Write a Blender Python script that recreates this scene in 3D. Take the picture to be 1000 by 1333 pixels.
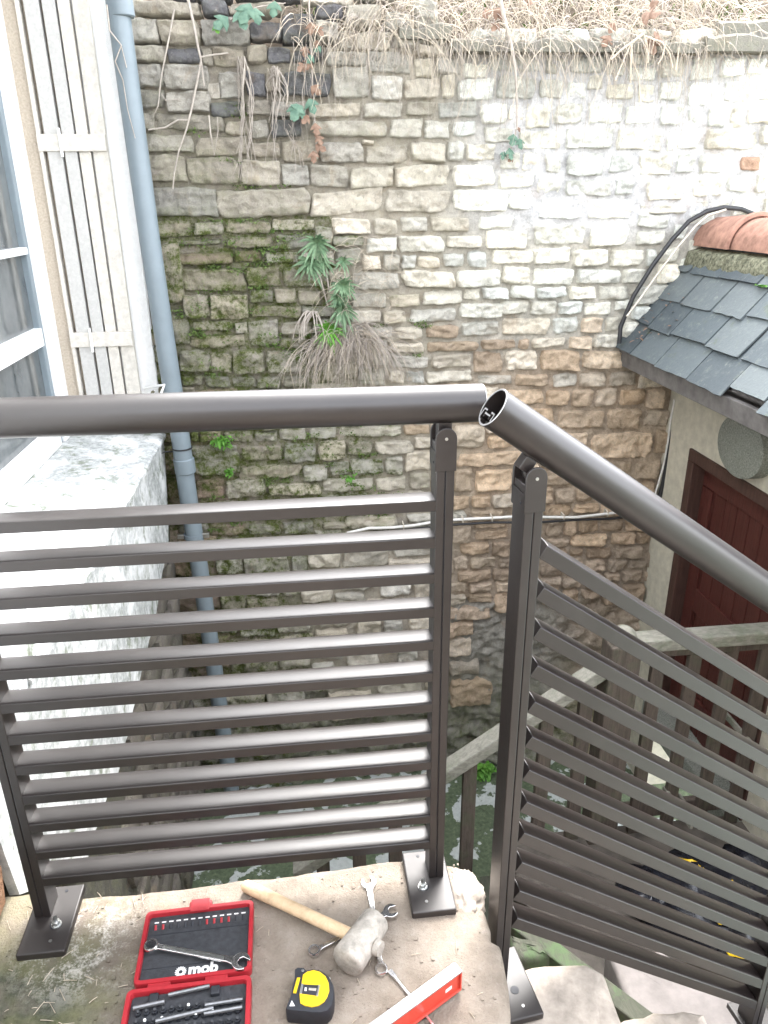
import bpy, bmesh, math, random
import numpy as np
from mathutils import Vector, Matrix, noise

random.seed(7)
R = math.radians
scene = bpy.context.scene
for o in list(bpy.data.objects):
    bpy.data.objects.remove(o)
C = scene.collection

# ------------------------------------------------------------------ camera
FPX, PITCH, ROLL, YAW, CAMH = 979.44, 0.389187, -0.009924, 0.10953, 1.29185
_cp, _sp, _cy, _sy = math.cos(PITCH), math.sin(PITCH), math.cos(YAW), math.sin(YAW)
CF = Vector((_sy * _cp, _cy * _cp, -_sp))
_r = Vector((_cy, -_sy, 0)); _u = _r.cross(CF)
CR = math.cos(ROLL) * _r + math.sin(ROLL) * _u
CU = -math.sin(ROLL) * _r + math.cos(ROLL) * _u
CPOS = Vector((0, 0, CAMH))
cd = bpy.data.cameras.new('camera'); cam = bpy.data.objects.new('camera', cd); C.objects.link(cam)
cam.matrix_world = Matrix(((CR.x, CU.x, -CF.x, 0), (CR.y, CU.y, -CF.y, 0), (CR.z, CU.z, -CF.z, CAMH), (0, 0, 0, 1)))
cd.sensor_fit = 'VERTICAL'; cd.sensor_height = 36.0; cd.lens = FPX / 1333.0 * 36.0
cd.clip_start = 0.02; cd.clip_end = 500
scene.camera = cam

# ------------------------------------------------------------------ light
SUN_EL, SUN_AZ = R(55), R(25)           # azimuth clockwise from +Y: beyond the wall, to the right, behind thin cloud
w = bpy.data.worlds.new('World'); scene.world = w; w.use_nodes = True
nt = w.node_tree; nt.nodes.clear()
sky = nt.nodes.new('ShaderNodeTexSky'); sky.sky_type = 'NISHITA'; sky.sun_disc = False
sky.sun_elevation = SUN_EL; sky.sun_rotation = SUN_AZ
sky.air_density = 1.0; sky.dust_density = 2.0; sky.ozone_density = 1.0
hs = nt.nodes.new('ShaderNodeHueSaturation'); hs.inputs['Saturation'].default_value = 0.22
bg = nt.nodes.new('ShaderNodeBackground'); bg.inputs['Strength'].default_value = 0.15
wo = nt.nodes.new('ShaderNodeOutputWorld')
nt.links.new(sky.outputs[0], hs.inputs['Color']); nt.links.new(hs.outputs[0], bg.inputs[0]); nt.links.new(bg.outputs[0], wo.inputs[0])
sl = bpy.data.lights.new('sun', 'SUN'); sl.energy = 0.5; sl.angle = R(30); sl.color = (1.0, 0.96, 0.9)
so = bpy.data.objects.new('sun', sl); C.objects.link(so)
_d = Vector((math.sin(SUN_AZ) * math.cos(SUN_EL), math.cos(SUN_AZ) * math.cos(SUN_EL), math.sin(SUN_EL)))
so.rotation_euler = _d.to_track_quat('Z', 'Y').to_euler(); so.location = (3, 5, 9)
vs = scene.view_settings
vs.view_transform = 'Standard'; vs.look = 'None'; vs.gamma = 1; vs.use_curve_mapping = False
vs.exposure = 3.5

# ------------------------------------------------------------------ helpers
def px(u, v, ax, val):
    """pixel of the photograph -> point on the plane axis=val"""
    d = CF + CR * ((u - 500) / FPX) + CU * ((666.5 - v) / FPX)
    t = (val - CPOS[ax]) / d[ax]
    return CPOS + d * t

ROOTLOC = {}
def thing(name, label, cat, loc=(0, 0, 0), group=None, kind=None):
    o = bpy.data.objects.new(name, None); C.objects.link(o); o.location = loc
    o.empty_display_size = 0.05
    ROOTLOC[o.name] = Vector(loc); tag(o, label, cat, group, kind); return o

def tag(o, label=None, cat=None, group=None, kind=None):
    if label: o['label'] = label
    if cat: o['category'] = cat
    if group: o['group'] = group
    if kind: o['kind'] = kind
    return o

class MB:
    def __init__(s): s.v = []; s.f = []; s.attr = {}
    def add(s, vs_, fs_):
        n = len(s.v); s.v += [tuple(x) for x in vs_]; s.f += [tuple(i + n for i in f) for f in fs_]; return s
    def box(s, a, b, M=None):
        x0, y0, z0 = a; x1, y1, z1 = b
        P = [(x0, y0, z0), (x1, y0, z0), (x1, y1, z0), (x0, y1, z0), (x0, y0, z1), (x1, y0, z1), (x1, y1, z1), (x0, y1, z1)]
        if M is not None: P = [M @ Vector(q) for q in P]
        return s.add(P, [(3, 2, 1, 0), (4, 5, 6, 7), (0, 1, 5, 4), (1, 2, 6, 5), (2, 3, 7, 6), (3, 0, 4, 7)])
    def tube(s, pts, rad, n=8, cap=True, flat=1.0):
        pts = [Vector(q) for q in pts]; m = len(pts)
        if not hasattr(rad, '__len__'): rad = [rad] * m
        ring = []; prev = None
        for i in range(m):
            t = (pts[min(i + 1, m - 1)] - pts[max(i - 1, 0)])
            if t.length < 1e-9: t = Vector((0, 0, 1))
            t.normalize()
            if prev is None:
                a = Vector((0, 0, 1)) if abs(t.z) < .9 else Vector((1, 0, 0)); nrm = (a - t * a.dot(t)).normalized()
            else:
                nrm = prev - t * prev.dot(t)
                nrm = nrm.normalized() if nrm.length > 1e-6 else prev
            prev = nrm; b = t.cross(nrm)
            ring.append([pts[i] + (nrm * math.cos(2 * math.pi * k / n) * flat + b * math.sin(2 * math.pi * k / n)) * rad[i] for k in range(n)])
        V = [q for r_ in ring for q in r_]; F = []
        for i in range(m - 1):
            for k in range(n):
                F.append((i * n + k, i * n + (k + 1) % n, (i + 1) * n + (k + 1) % n, (i + 1) * n + k))
        if cap:
            F.append(tuple(range(n - 1, -1, -1))); F.append(tuple((m - 1) * n + k for k in range(n)))
        return s.add(V, F)
    def loft(s, rings, cap=True):
        n = len(rings[0]); V = [q for r_ in rings for q in r_]; F = []
        for i in range(len(rings) - 1):
            for k in range(n):
                F.append((i * n + k, i * n + (k + 1) % n, (i + 1) * n + (k + 1) % n, (i + 1) * n + k))
        if cap:
            F.append(tuple(range(n - 1, -1, -1))); F.append(tuple((len(rings) - 1) * n + k for k in range(n)))
        return s.add(V, F)
    def prism(s, poly, z0, z1, M=None):
        rings = [[Vector((x, y, z0)) for x, y in poly], [Vector((x, y, z1)) for x, y in poly]]
        if M is not None: rings = [[M @ q for q in r_] for r_ in rings]
        return s.loft(rings)
    def build(s, name, mat, parent=None, smooth=None, bevel=0, seg=2, org=None, fix=True):
        if parent is not None: base = ROOTLOC[parent.name]
        else: base = Vector(org) if org is not None else Vector((0, 0, 0))
        me = bpy.data.meshes.new(name)
        me.from_pydata([(q[0] - base.x, q[1] - base.y, q[2] - base.z) for q in s.v], [], s.f)
        me.update()
        if fix:
            bm = bmesh.new(); bm.from_mesh(me); bmesh.ops.recalc_face_normals(bm, faces=bm.faces); bm.to_mesh(me); bm.free()
        for an, vals in s.attr.items():
            if len(vals[0]) == 4 if hasattr(vals[0], '__len__') else False:
                at = me.attributes.new(an, 'FLOAT_COLOR', 'POINT'); at.data.foreach_set('color', np.array(vals, dtype=np.float32).ravel())
            else:
                at = me.attributes.new(an, 'FLOAT', 'POINT'); at.data.foreach_set('value', np.array(vals, dtype=np.float32))
        if smooth is not None:
            me.shade_smooth()
            if smooth < 180: me.set_sharp_from_angle(angle=R(smooth))
        if mat is not None: me.materials.append(mat)
        o = bpy.data.objects.new(name, me); C.objects.link(o)
        if parent is not None: o.parent = parent
        else: o.location = base
        ROOTLOC[o.name] = base
        if bevel:
            b = o.modifiers.new('bevel', 'BEVEL'); b.width = bevel; b.segments = seg; b.limit_method = 'ANGLE'; b.angle_limit = R(40); b.harden_normals = False
        return o

def frame(o, ex, ey=None, ez=None):
    """4x4 from an origin and axes"""
    ex = Vector(ex).normalized()
    if ez is None: ez = Vector((0, 0, 1))
    ez = Vector(ez)
    ey = ez.cross(ex).normalized(); ez = ex.cross(ey)
    return Matrix(((ex.x, ey.x, ez.x, o[0]), (ex.y, ey.y, ez.y, o[1]), (ex.z, ey.z, ez.z, o[2]), (0, 0, 0, 1)))

def fbm(p, sc, oct=4, seed=0.0):
    q = Vector((p[0] * sc + seed, p[1] * sc - seed * 1.7, p[2] * sc + seed * .6)); a = 1.0; t = 0.0
    for _ in range(oct):
        t += a * noise.noise(q); q = q * 2.03; a *= .5
    return t

# ------------------------------------------------------------------ materials
class NT:
    def __init__(s, name):
        s.m = bpy.data.materials.new(name); s.m.use_nodes = True; s.t = s.m.node_tree
        s.b = s.t.nodes['Principled BSDF']; s.out = s.t.nodes['Material Output']
    def n(s, typ, **kw):
        x = s.t.nodes.new('ShaderNode' + typ)
        for k, v in kw.items(): setattr(x, k, v)
        return x
    def l(s, a, b): s.t.links.new(a, b)
    def coord(s, world=True):
        if world: return s.n('NewGeometry').outputs['Position']
        return s.n('TexCoord').outputs['Object']
    def noise(s, sc, det=6, rough=.6, vec=None, dist=0.0):
        x = s.n('TexNoise'); x.inputs['Scale'].default_value = sc; x.inputs['Detail'].default_value = det
        x.inputs['Roughness'].default_value = rough; x.inputs['Distortion'].default_value = dist
        s.l(vec if vec is not None else s.coord(), x.inputs['Vector']); return x.outputs['Fac']
    def ramp(s, fac, stops, interp='LINEAR'):
        x = s.n('ValToRGB'); x.color_ramp.interpolation = interp; e = x.color_ramp.elements
        while len(e) < len(stops): e.new(0.5)
        for i, (p_, c) in enumerate(stops):
            e[i].position = p_; e[i].color = (*c, 1) if hasattr(c, '__len__') else (c, c, c, 1)
        s.l(fac, x.inputs[0]); return x.outputs[0]
    def mix(s, fac, a, b, mode='MIX'):
        x = s.n('Mix', data_type='RGBA', blend_type=mode)
        for inp, val in ((x.inputs[0], fac), (x.inputs[6], a), (x.inputs[7], b)):
            if isinstance(val, (int, float)): inp.default_value = val
            elif isinstance(val, tuple): inp.default_value = (*val, 1) if len(val) == 3 else val
            else: s.l(val, inp)
        return x.outputs[2]
    def math(s, op, a, b=0.0, clamp=False):
        x = s.n('Math', operation=op, use_clamp=clamp)
        for i, val in enumerate((a, b)):
            if isinstance(val, (int, float)): x.inputs[i].default_value = val
            else: s.l(val, x.inputs[i])
        return x.outputs[0]
    def attr(s, name, typ='Color'):
        x = s.n('Attribute', attribute_name=name); return x.outputs[typ]
    def sep(s, vec):
        x = s.n('SeparateXYZ'); s.l(vec, x.inputs[0]); return x.outputs
    def rng(s, v, a, b, c=0., d=1.):
        x = s.n('MapRange'); x.clamp = True
        s.l(v, x.inputs[0])
        for i, q in enumerate((a, b, c, d)): x.inputs[i + 1].default_value = q
        return x.outputs[0]
    def bump(s, h, strength=.5, dist=.01):
        x = s.n('Bump'); x.inputs['Strength'].default_value = strength; x.inputs['Distance'].default_value = dist
        s.l(h, x.inputs['Height']); s.l(x.outputs[0], s.b.inputs['Normal'])
    def set(s, col=None, rough=.7, metal=0., spec=.5):
        if col is not None:
            if isinstance(col, tuple): s.b.inputs['Base Color'].default_value = (*col, 1)
            else: s.l(col, s.b.inputs['Base Color'])
        if isinstance(rough, (int, float)): s.b.inputs['Roughness'].default_value = rough
        else: s.l(rough, s.b.inputs['Roughness'])
        s.b.inputs['Metallic'].default_value = metal; s.b.inputs['Specular IOR Level'].default_value = spec
        return s.m

def plain(name, col, rough=.6, metal=0., spec=.5, var=.12, sc=40., bump=0.):
    t = NT(name); f = t.noise(sc, 5, .65)
    c = t.mix(t.rng(f, .3, .7), tuple(max(0, x * (1 - var)) for x in col), tuple(min(1, x * (1 + var)) for x in col))
    if bump: t.bump(f, .5, bump)
    return t.set(c, rough, metal, spec)

def m_stone(name='stone'):
    t = NT(name); P = t.coord()
    tint = t.attr('tint'); moss = t.attr('moss', 'Fac')
    n1 = t.noise(14, 8, .7, P); n2 = t.noise(55, 7, .75, P); n3 = t.noise(210, 4, .7, P); n4 = t.noise(5, 4, .6, P)
    v = t.math('ADD', t.math('ADD', t.rng(n1, .3, .7, .74, 1.22), t.rng(n2, .3, .7, -.24, .24)), t.rng(n3, .3, .7, -.12, .12))
    mul = t.n('Mix', data_type='RGBA', blend_type='MULTIPLY'); mul.inputs[0].default_value = 1
    cc = t.n('CombineColor'); [t.l(v, cc.inputs[i]) for i in range(3)]
    t.l(tint, mul.inputs[6]); t.l(cc.outputs[0], mul.inputs[7]); c = mul.outputs[2]
    # ochre iron staining, pale lime bloom, dark soot patches
    c = t.mix(t.math('MULTIPLY', t.rng(t.noise(9, 5, .65, P, .6), .56, .72), .35), c, (.34, .22, .12))
    c = t.mix(t.math('MULTIPLY', t.rng(n2, .58, .74), .45), c, (.62, .58, .52))
    c = t.mix(t.math('MULTIPLY', t.rng(t.noise(30, 6, .8, P), .6, .72), .55), c, (.09, .085, .08))
    mf = t.math('MULTIPLY', moss, t.rng(t.math('ADD', t.math('MULTIPLY', n1, .6), t.math('MULTIPLY', n2, .5)), .44, .66), True)
    mc = t.ramp(n3, [(.25, (.035, .045, .010)), (.55, (.095, .115, .03)), (.8, (.20, .215, .07))])
    c = t.mix(t.math('MULTIPLY', mf, 1.25, True), c, mc)
    h = t.math('ADD', t.math('MULTIPLY', n1, .5), t.math('ADD', t.math('MULTIPLY', n2, .8), t.math('MULTIPLY', n3, .5)))
    t.bump(h, .8, .022)
    return t.set(c, .9, 0, .25)

def m_alu(name='powder_coat', dr=0.):
    t = NT(name); n = t.noise(900, 3, .6); d = t.noise(6, 5, .65); g = t.noise(70, 6, .8)
    c = t.mix(t.rng(d, .35, .65), (.0140, .0105, .0098), (.0195, .0150, .0138))
    c = t.mix(t.math('MULTIPLY', t.rng(g, .60, .8), .12), c, (.06, .055, .05))
    t.bump(n, .05, .001)
    t.b.inputs['IOR'].default_value = 1.66
    return t.set(c, t.math('ADD', t.rng(d, .3, .7, .30 + dr, .38 + dr), t.rng(g, .4, .8, 0, .05)), 0, .5)

def m_landing():
    t = NT('landing_stone'); P = t.coord(); s = t.sep(P)
    n1 = t.noise(9, 8, .7, P); n2 = t.noise(60, 7, .75, P); n3 = t.noise(3, 5, .6, P); n4 = t.noise(240, 4, .7, P)
    c = t.ramp(n1, [(.28, (.155, .125, .10)), (.5, (.255, .215, .175)), (.72, (.34, .295, .25))])
    c = t.mix(t.math('MULTIPLY', t.rng(n2, .55, .72), .45), c, (.40, .365, .33))
    c = t.mix(t.math('MULTIPLY', t.rng(n4, .62, .72), .6), c, (.09, .075, .06))
    # algae stain on the house side, soot where water stands
    m = t.math('MULTIPLY', t.rng(s[0], -.30, -.47), t.rng(s[1], 1.13, 1.02), True)
    m = t.math('MULTIPLY', m, t.rng(t.math('ADD', n1, t.math('MULTIPLY', n3, .6)), .55, .85), True)
    c = t.mix(m, c, t.ramp(n2, [(.3, (.035, .04, .028)), (.6, (.09, .095, .065)), (.8, (.16, .16, .11))]))
    g = t.math('MULTIPLY', t.rng(n3, .52, .66), t.rng(s[0], -.2, -.34), True)
    c = t.mix(t.math('MULTIPLY', g, .6), c, (.2, .2, .08))
    # lime splashes round the left foot plate
    vd = t.n('VectorMath', operation='DISTANCE'); t.l(P, vd.inputs[0]); vd.inputs[1].default_value = (-.47, 1.07, 0)
    wm = t.math('MULTIPLY', t.rng(vd.outputs['Value'], .14, .05), t.rng(t.math('ADD', t.math('ADD', n1, n2), t.math('MULTIPLY', n4, .3)), 1.1, 1.3), True)
    c = t.mix(t.math('MULTIPLY', wm, .75), c, (.56, .53, .48))
    t.bump(t.math('ADD', t.math('MULTIPLY', n1, .7), t.math('ADD', t.math('MULTIPLY', n2, .5), t.math('MULTIPLY', n4, .2))), .8, .012)
    return t.set(c, .9, 0, .3)

def m_floor():
    t = NT('courtyard_floor'); P = t.coord()
    n1 = t.noise(7, 5, .55, P, .3); n2 = t.noise(60, 6, .7, P); n3 = t.noise(2, 3, .5, P)
    base = t.ramp(n2, [(.3, (.38, .41, .39)), (.7, (.52, .55, .53))])
    mo = t.ramp(n2, [(.3, (.05, .07, .04)), (.55, (.10, .13, .075)), (.75, (.18, .21, .12))])
    f = t.rng(t.math('ADD', n1, t.math('MULTIPLY', n3, .35)), .64, .66)
    c = t.mix(f, base, mo); t.bump(t.math('ADD', n2, f), .4, .006)
    return t.set(c, .75, 0, .4)

def m_plaster():
    t = NT('white_plaster'); P = t.coord(); s = t.sep(P)
    n1 = t.noise(6, 6, .65, P); n2 = t.noise(45, 7, .75, P); n3 = t.noise(160, 5, .7, P)
    c = t.ramp(n2, [(.3, (.74, .74, .73)), (.7, (.84, .84, .83))])
    # weathering below the sill: grey lichen and green algae where rain runs off
    low = t.rng(s[2], .52, .42); nr = t.rng(s[1], 3.3, 2.6)
    d = t.math('MULTIPLY', t.math('MULTIPLY', low, t.rng(n1, .40, .54)), t.rng(n2, .3, .55))
    c = t.mix(t.math('MULTIPLY', low, .35), c, (.50, .53, .53))
    c = t.mix(t.math('MULTIPLY', d, .7), c, t.ramp(n3, [(.3, (.09, .105, .10)), (.6, (.20, .22, .21)), (.8, (.38, .40, .39))]))
    g = t.math('MULTIPLY', low, t.rng(t.noise(11, 5, .7, P, .4), .53, .66))
    c = t.mix(t.math('MULTIPLY', g, .75), c, (.10, .125, .06))
    t.bump(t.math('ADD', n2, t.math('MULTIPLY', n3, .6)), .5, .006)
    return t.set(c, .85, 0, .3)

def m_wood(name, c0, c1, sc=(60, 60, 4), rough=.75, moss=0):
    t = NT(name); mp = t.n('Mapping'); t.l(t.coord(), mp.inputs[0]); mp.inputs['Scale'].default_value = sc
    n = t.noise(1.0, 7, .7, mp.outputs[0], 1.2); n2 = t.noise(25, 6, .7)
    c = t.mix(t.rng(n, .3, .7), c0, c1)
    c = t.mix(t.math('MULTIPLY', t.rng(n2, .55, .7), .4), c, tuple(x * .45 for x in c0))
    if moss: c = t.mix(t.math('MULTIPLY', t.rng(t.noise(13, 6, .7), .5, .62), moss), c, (.07, .11, .05))
    t.bump(t.math('ADD', n, t.math('MULTIPLY', n2, .3)), .5, .004)
    return t.set(c, rough, 0, .35)

def m_slate():
    t = NT('slate'); P = t.coord(); oi = t.n('ObjectInfo')
    n = t.noise(18, 6, .7, P); n2 = t.noise(90, 5, .7, P)
    c = t.ramp(oi.outputs['Random'], [(0, (.065, .080, .090)), (.5, (.090, .110, .120)), (1, (.125, .145, .152))])
    c = t.mix(t.math('MULTIPLY', t.rng(n, .55, .75), .45), c, (.24, .27, .24))
    c = t.mix(t.math('MULTIPLY', t.rng(n2, .6, .75), .4), c, (.05, .055, .055))
    c = t.mix(t.math('MULTIPLY', t.rng(t.noise(34, 7, .8, P), .58, .68), .5), c, (.30, .32, .28))
    c = t.mix(t.math('MULTIPLY', t.rng(t.noise(7, 5, .7, P, .5), .6, .7), .6), c, (.09, .11, .05))
    t.bump(t.math('ADD', n, t.math('MULTIPLY', n2, .4)), .35, .006)
    return t.set(c, t.rng(n2, .3, .7, .55, .75), 0, .4)

def m_leaf(name, c0, c1, rough=.55, trans=.25):
    t = NT(name); oi = t.n('ObjectInfo'); n = t.noise(60, 3, .5)
    c = t.mix(t.rng(n, .3, .7), c0, c1); t.set(c, rough, 0, .35)
    t.b.inputs['Transmission Weight'].default_value = 0
    t.b.inputs['Subsurface Weight'].default_value = 0
    return t.m

def m_glass():
    t = NT('window_glass'); n = t.noise(4, 5, .6)
    c = t.ramp(n, [(.3, (.05, .06, .065)), (.7, (.16, .17, .17))])
    return t.set(c, .06, 0, .7)

M = dict(
    plate=m_alu('powder_coat_plate', .16),
    stone=m_stone(), alu=m_alu(), landing=m_landing(), floor=m_floor(), plaster=m_plaster(), slate=m_slate(), glass=m_glass(),
    grip=plain('cut_aluminium', (.55, .55, .56), .3, .9, .5, .05),
    steel=plain('chrome_steel', (.78, .78, .79), .24, 1.0, .5, .08, 120),
    zinc=plain('zinc_bolt', (.6, .61, .6), .32, 1.0, .5, .1, 200),
    pipe=plain('grey_plastic_pipe', (.185, .225, .25), .42, 0, .5, .08, 9),
    redp=plain('red_plastic', (.34, .018, .026), .42, 0, .5, .1, 60),
    blackp=plain('black_foam', (.035, .037, .042), .7, 0, .4, .3, 90, .002),
    rubber=plain('black_rubber', (.022, .024, .03), .55, 0, .4, .2, 60),
    yellow=plain('yellow_plastic', (.72, .47, .012), .4, 0, .5, .06, 40),
    mallet=plain('dirty_white_rubber', (.33, .305, .27), .8, 0, .3, .45, 32, .004),
    ash=m_wood('ash_wood', (.50, .36, .22), (.66, .50, .33), (40, 40, 40), .55),
    redpaint=plain('red_paint', (.52, .05, .03), .4, 0, .5, .1, 50),
    milled=plain('milled_aluminium', (.42, .43, .45), .36, .85, .5, .06, 70),
    white=plain('white_paint', (.8, .8, .79), .55, 0, .4, .04, 30),
    print=plain('white_print', (.72, .72, .72), .6, 0, .3, .05, 80),
    cream=plain('cream_render', (.54, .51, .42), .85, 0, .3, .16, 22, .004),
    cement=plain('pebbly_cement', (.24, .25, .22), .85, 0, .3, .5, 170, .006),
    beige=plain('rough_beige_render', (.44, .38, .31), .9, 0, .3, .2, 120, .004),
    creamboard=plain('flaking_cream_paint', (.60, .565, .51), .7, 0, .3, .16, 45, .003),
    greyboard=plain('grey_white_paint', (.50, .49, .47), .6, 0, .3, .1, 90),
    terra=plain('terracotta', (.36, .205, .155), .85, 0, .25, .35, 22, .004),
    mortarcap=plain('mossy_mortar', (.17, .17, .12), .95, 0, .2, .8, 60, .01),
    door=m_wood('mahogany_stain', (.055, .014, .011), (.10, .03, .024), (70, 70, 5), .5),
    frame=m_wood('brown_frame', (.05, .026, .021), (.09, .048, .038), (60, 60, 5), .55),
    greywood=m_wood('weathered_wood', (.15, .145, .12), (.30, .29, .25), (20, 60, 60), .8, .35),
    darkwood=m_wood('dark_weathered_wood', (.05, .04, .033), (.12, .095, .078), (60, 60, 5), .8, .2),
    mossywood=m_wood('mossy_timber', (.045, .05, .035), (.085, .085, .065), (50, 8, 60), .85, .9),
    soffit=plain('weathered_board', (.16, .15, .145), .8, 0, .3, .35, 14),
    cable=plain('black_cable', (.02, .02, .022), .5),
    wcable=plain('white_cable', (.62, .61, .58), .5),
    ccable=plain('cream_cable', (.55, .5, .42), .5),
    soil=plain('soil', (.09, .07, .05), .95, 0, .2, .5, 30, .02),
    straw=plain('dry_straw', (.50, .43, .34), .8, 0, .3, .3, 30),
    greystraw=plain('grey_dry_grass', (.40, .35, .31), .85, 0, .3, .35, 30),
    root=plain('pale_root', (.40, .355, .31), .8, 0, .3, .25, 30),
    leafg=m_leaf('blue_green_leaf', (.07, .14, .07), (.17, .25, .14)),
    ivy=m_leaf('ivy_leaf', (.05, .11, .075), (.12, .20, .14)),
    bright=m_leaf('fresh_green_leaf', (.06, .19, .02), (.14, .32, .05)),
    mossleaf=m_leaf('moss_green', (.05, .09, .016), (.15, .22, .06), .9),
    deadleaf=m_leaf('brown_leaf', (.13, .075, .05), (.27, .18, .13), .8),
    bag=plain('black_plastic_bag', (.012, .013, .018), .22, 0, .5, .3, 15),
    pink=plain('pinkish_concrete', (.21, .19, .18), .85, 0, .3, .18, 20, .004),
    platform=plain('dirty_concrete', (.10, .088, .075), .9, 0, .3, .4, 12, .006),
    shade_wall=plain('shade_wall_rubble', (.20, .18, .16), .9, 0, .2, .4, 12, .01),
    gunmetal=plain('grey_tool_steel', (.20, .205, .215), .42, .8, .5, .2, 90),
    step=plain('pale_step_stone', (.36, .315, .27), .9, 0, .3, .3, 24, .008),
    dark=plain('dark_void', (.02, .02, .02), .9),
)

# ------------------------------------------------------------------ setting
YW = 3.40                                        # face of the rubble wall
GZ = px(630, 1000, 1, YW).z                      # courtyard floor
XH = -0.63                                       # face of the white house
XS = px(849, 706, 1, YW).x                       # face of the shed
YB = 2.30                                        # wooden balustrade
PZ = px(900, 836, 1, YB).z - 0.92                # stair platform before the shed door

tag(MB().add([(-30, -30, GZ), (30, -30, GZ), (30, 30, GZ), (-30, 30, GZ)], [(0, 1, 2, 3)]).build('ground', M['floor'], fix=False),
    'pale courtyard concrete with green moss patches', kind='structure')
mb = MB(); nx, ny = 60, 16
for j in range(ny + 1):
    for i in range(nx + 1):
        x = -1.6 + 5.0 * i / nx; t_ = j / ny; y = YW + .03 + 2.2 * t_
        z = 1.80 + .30 * min(1, t_ * 5) ** .7 + .62 * t_ + .06 * fbm((x, y, 0), 5) * (1 if j else .3)
        mb.v.append((x, y, z))
for j in range(ny):
    for i in range(nx):
        a = j * (nx + 1) + i; mb.f.append((a, a + 1, a + nx + 2, a + nx + 1))
tag(mb.build('earth_bank', M['soil'], smooth=180), 'brown soil bank above the rubble wall', kind='structure')
tag(MB().box((px(760, 1150, 2, PZ).x - .25, 1.15, GZ - .05), (XS + .02, YB + .04, PZ)).build('stair_platform', M['platform'], bevel=.01),
    'dark dirty platform before the shed door', kind='structure')

# ------------------------------------------------------------------ rubble wall
SC = 1 / 4.1667
A = lambda L, ox, oy, s: [(ox + a / s, ox + b / s, oy + c / s, oy + d / s) for a, b, c, d in L]
ST = []
ST += A([(15,330,0,75),(345,490,0,70),(490,790,10,80),(0,95,90,235),(120,330,100,245),(340,600,110,245),(600,780,110,220),(780,960,70,230),
 (0,140,245,340),(155,345,255,345),(345,405,290,360),(410,580,270,360),(590,700,240,320),(700,830,250,330),(830,1000,260,340),
 (0,100,345,475),(135,380,345,490),(375,440,440,545),(440,560,380,530),(590,690,380,520),(690,780,370,510),(780,1050,385,510),
 (20,140,480,590),(150,390,490,610),(395,520,545,640),(590,720,540,630),(720,900,550,640),
 (35,85,600,690),(90,465,615,710),(480,590,650,740),(610,710,640,740),(720,885,640,740)], 180, 0, 4.1667)
ST += A([(290,455,20,140),(500,660,70,180),(660,790,50,170),(340,550,165,275),(700,850,170,240),(850,980,210,270),
 (180,400,275,355),(410,660,285,400),(660,770,310,420),(780,930,310,400),(220,420,360,530),(445,605,405,535),(610,805,420,530),(810,890,390,520),
 (100,380,555,630),(390,580,560,640),(630,780,545,630),(790,975,550,640),(150,520,650,745),(530,710,640,745),(715,845,650,745),(890,970,660,720)], 380, 0, 4.1667)
ST += A([(230,510,300,390),(550,650,320,385),(680,850,310,400),(880,985,330,410),(65,270,420,545),(275,485,425,530),(510,630,440,530),(665,770,450,520),
 (770,860,405,465),(865,1000,455,525),(210,340,565,660),(340,430,560,660),(430,570,560,700),(595,745,575,670),(775,950,560,665)], 580, 0, 4.1667)
ST += A([(355,510,365,435),(545,680,360,480),(720,870,345,450),(870,990,340,440),(250,330,495,605),(365,470,495,590),(515,660,480,630),(760,870,485,600),
 (940,1060,475,590),(160,290,620,730),(365,510,620,735),(515,610,640,720),(630,770,630,760),(770,880,620,760)], 780, 0, 4.545)
ST += A([(60,290,100,205),(320,595,110,225),(630,740,150,230),(790,980,130,250),(70,255,210,365),(265,550,220,370),(560,770,240,390),(775,930,260,380),
 (100,425,385,545),(425,935,395,560),(110,290,575,670),(300,460,575,650),(470,720,570,640),(720,960,560,630),(225,410,670,710),(500,730,655,715),(740,910,640,725)], 180, 150, 4.1667)
ST += A([(150,390,140,260),(385,440,130,160),(405,620,160,265),(660,840,150,240),(845,935,135,245),(95,310,265,395),(315,560,275,400),(560,860,265,390),(870,1065,265,375),
 (100,500,400,545),(505,860,400,535),(865,1180,400,520),(220,420,580,650),(440,580,565,655),(585,725,565,630),(750,920,550,635),(430,580,660,750),(580,820,650,750),(845,990,650,725)], 380, 150, 4.1667)
ST += A([(230,360,80,150),(400,620,80,165),(660,910,70,180),(930,1000,80,160),(290,410,215,290),(415,515,205,300),(535,635,205,295),(650,870,210,310),(880,1000,215,310),
 (310,490,310,400),(490,640,330,430),(645,900,365,445),(915,1000,345,440),(200,370,540,620),(500,760,610,700),(780,945,600,690),(250,400,620,730)], 580, 150, 4.1667)
ST += A([(110,365,85,185),(405,605,95,200),(615,945,80,190),(245,425,225,335),(450,580,230,330),(585,740,220,340),(855,960,240,305),
 (90,300,385,480),(300,480,400,500),(580,745,360,460),(755,890,365,460),(915,1000,350,470),(235,520,520,590),(600,780,500,560),(240,370,680,760),(445,530,640,740)], 780, 150, 4.545)
ST += A([(55,145,15,370),(140,420,75,150),(435,590,60,130),(600,790,70,140),(800,990,70,150),(150,500,160,295),(505,690,150,270),(700,950,150,270),
 (160,305,300,440),(310,515,310,445),(520,650,285,350),(655,775,270,350),(780,910,280,370),(555,800,360,435),(110,185,395,585),(200,440,445,510),(440,510,455,520),
 (515,680,440,590),(695,860,450,530),(230,500,520,605),(680,830,540,600),(140,305,605,725),(305,425,620,740),(430,605,600,745),(610,830,600,740),
 (155,270,740,800),(280,415,745,815),(420,550,748,815),(560,690,750,820),(700,840,748,810)], 200, 310, 4.1667)
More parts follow.
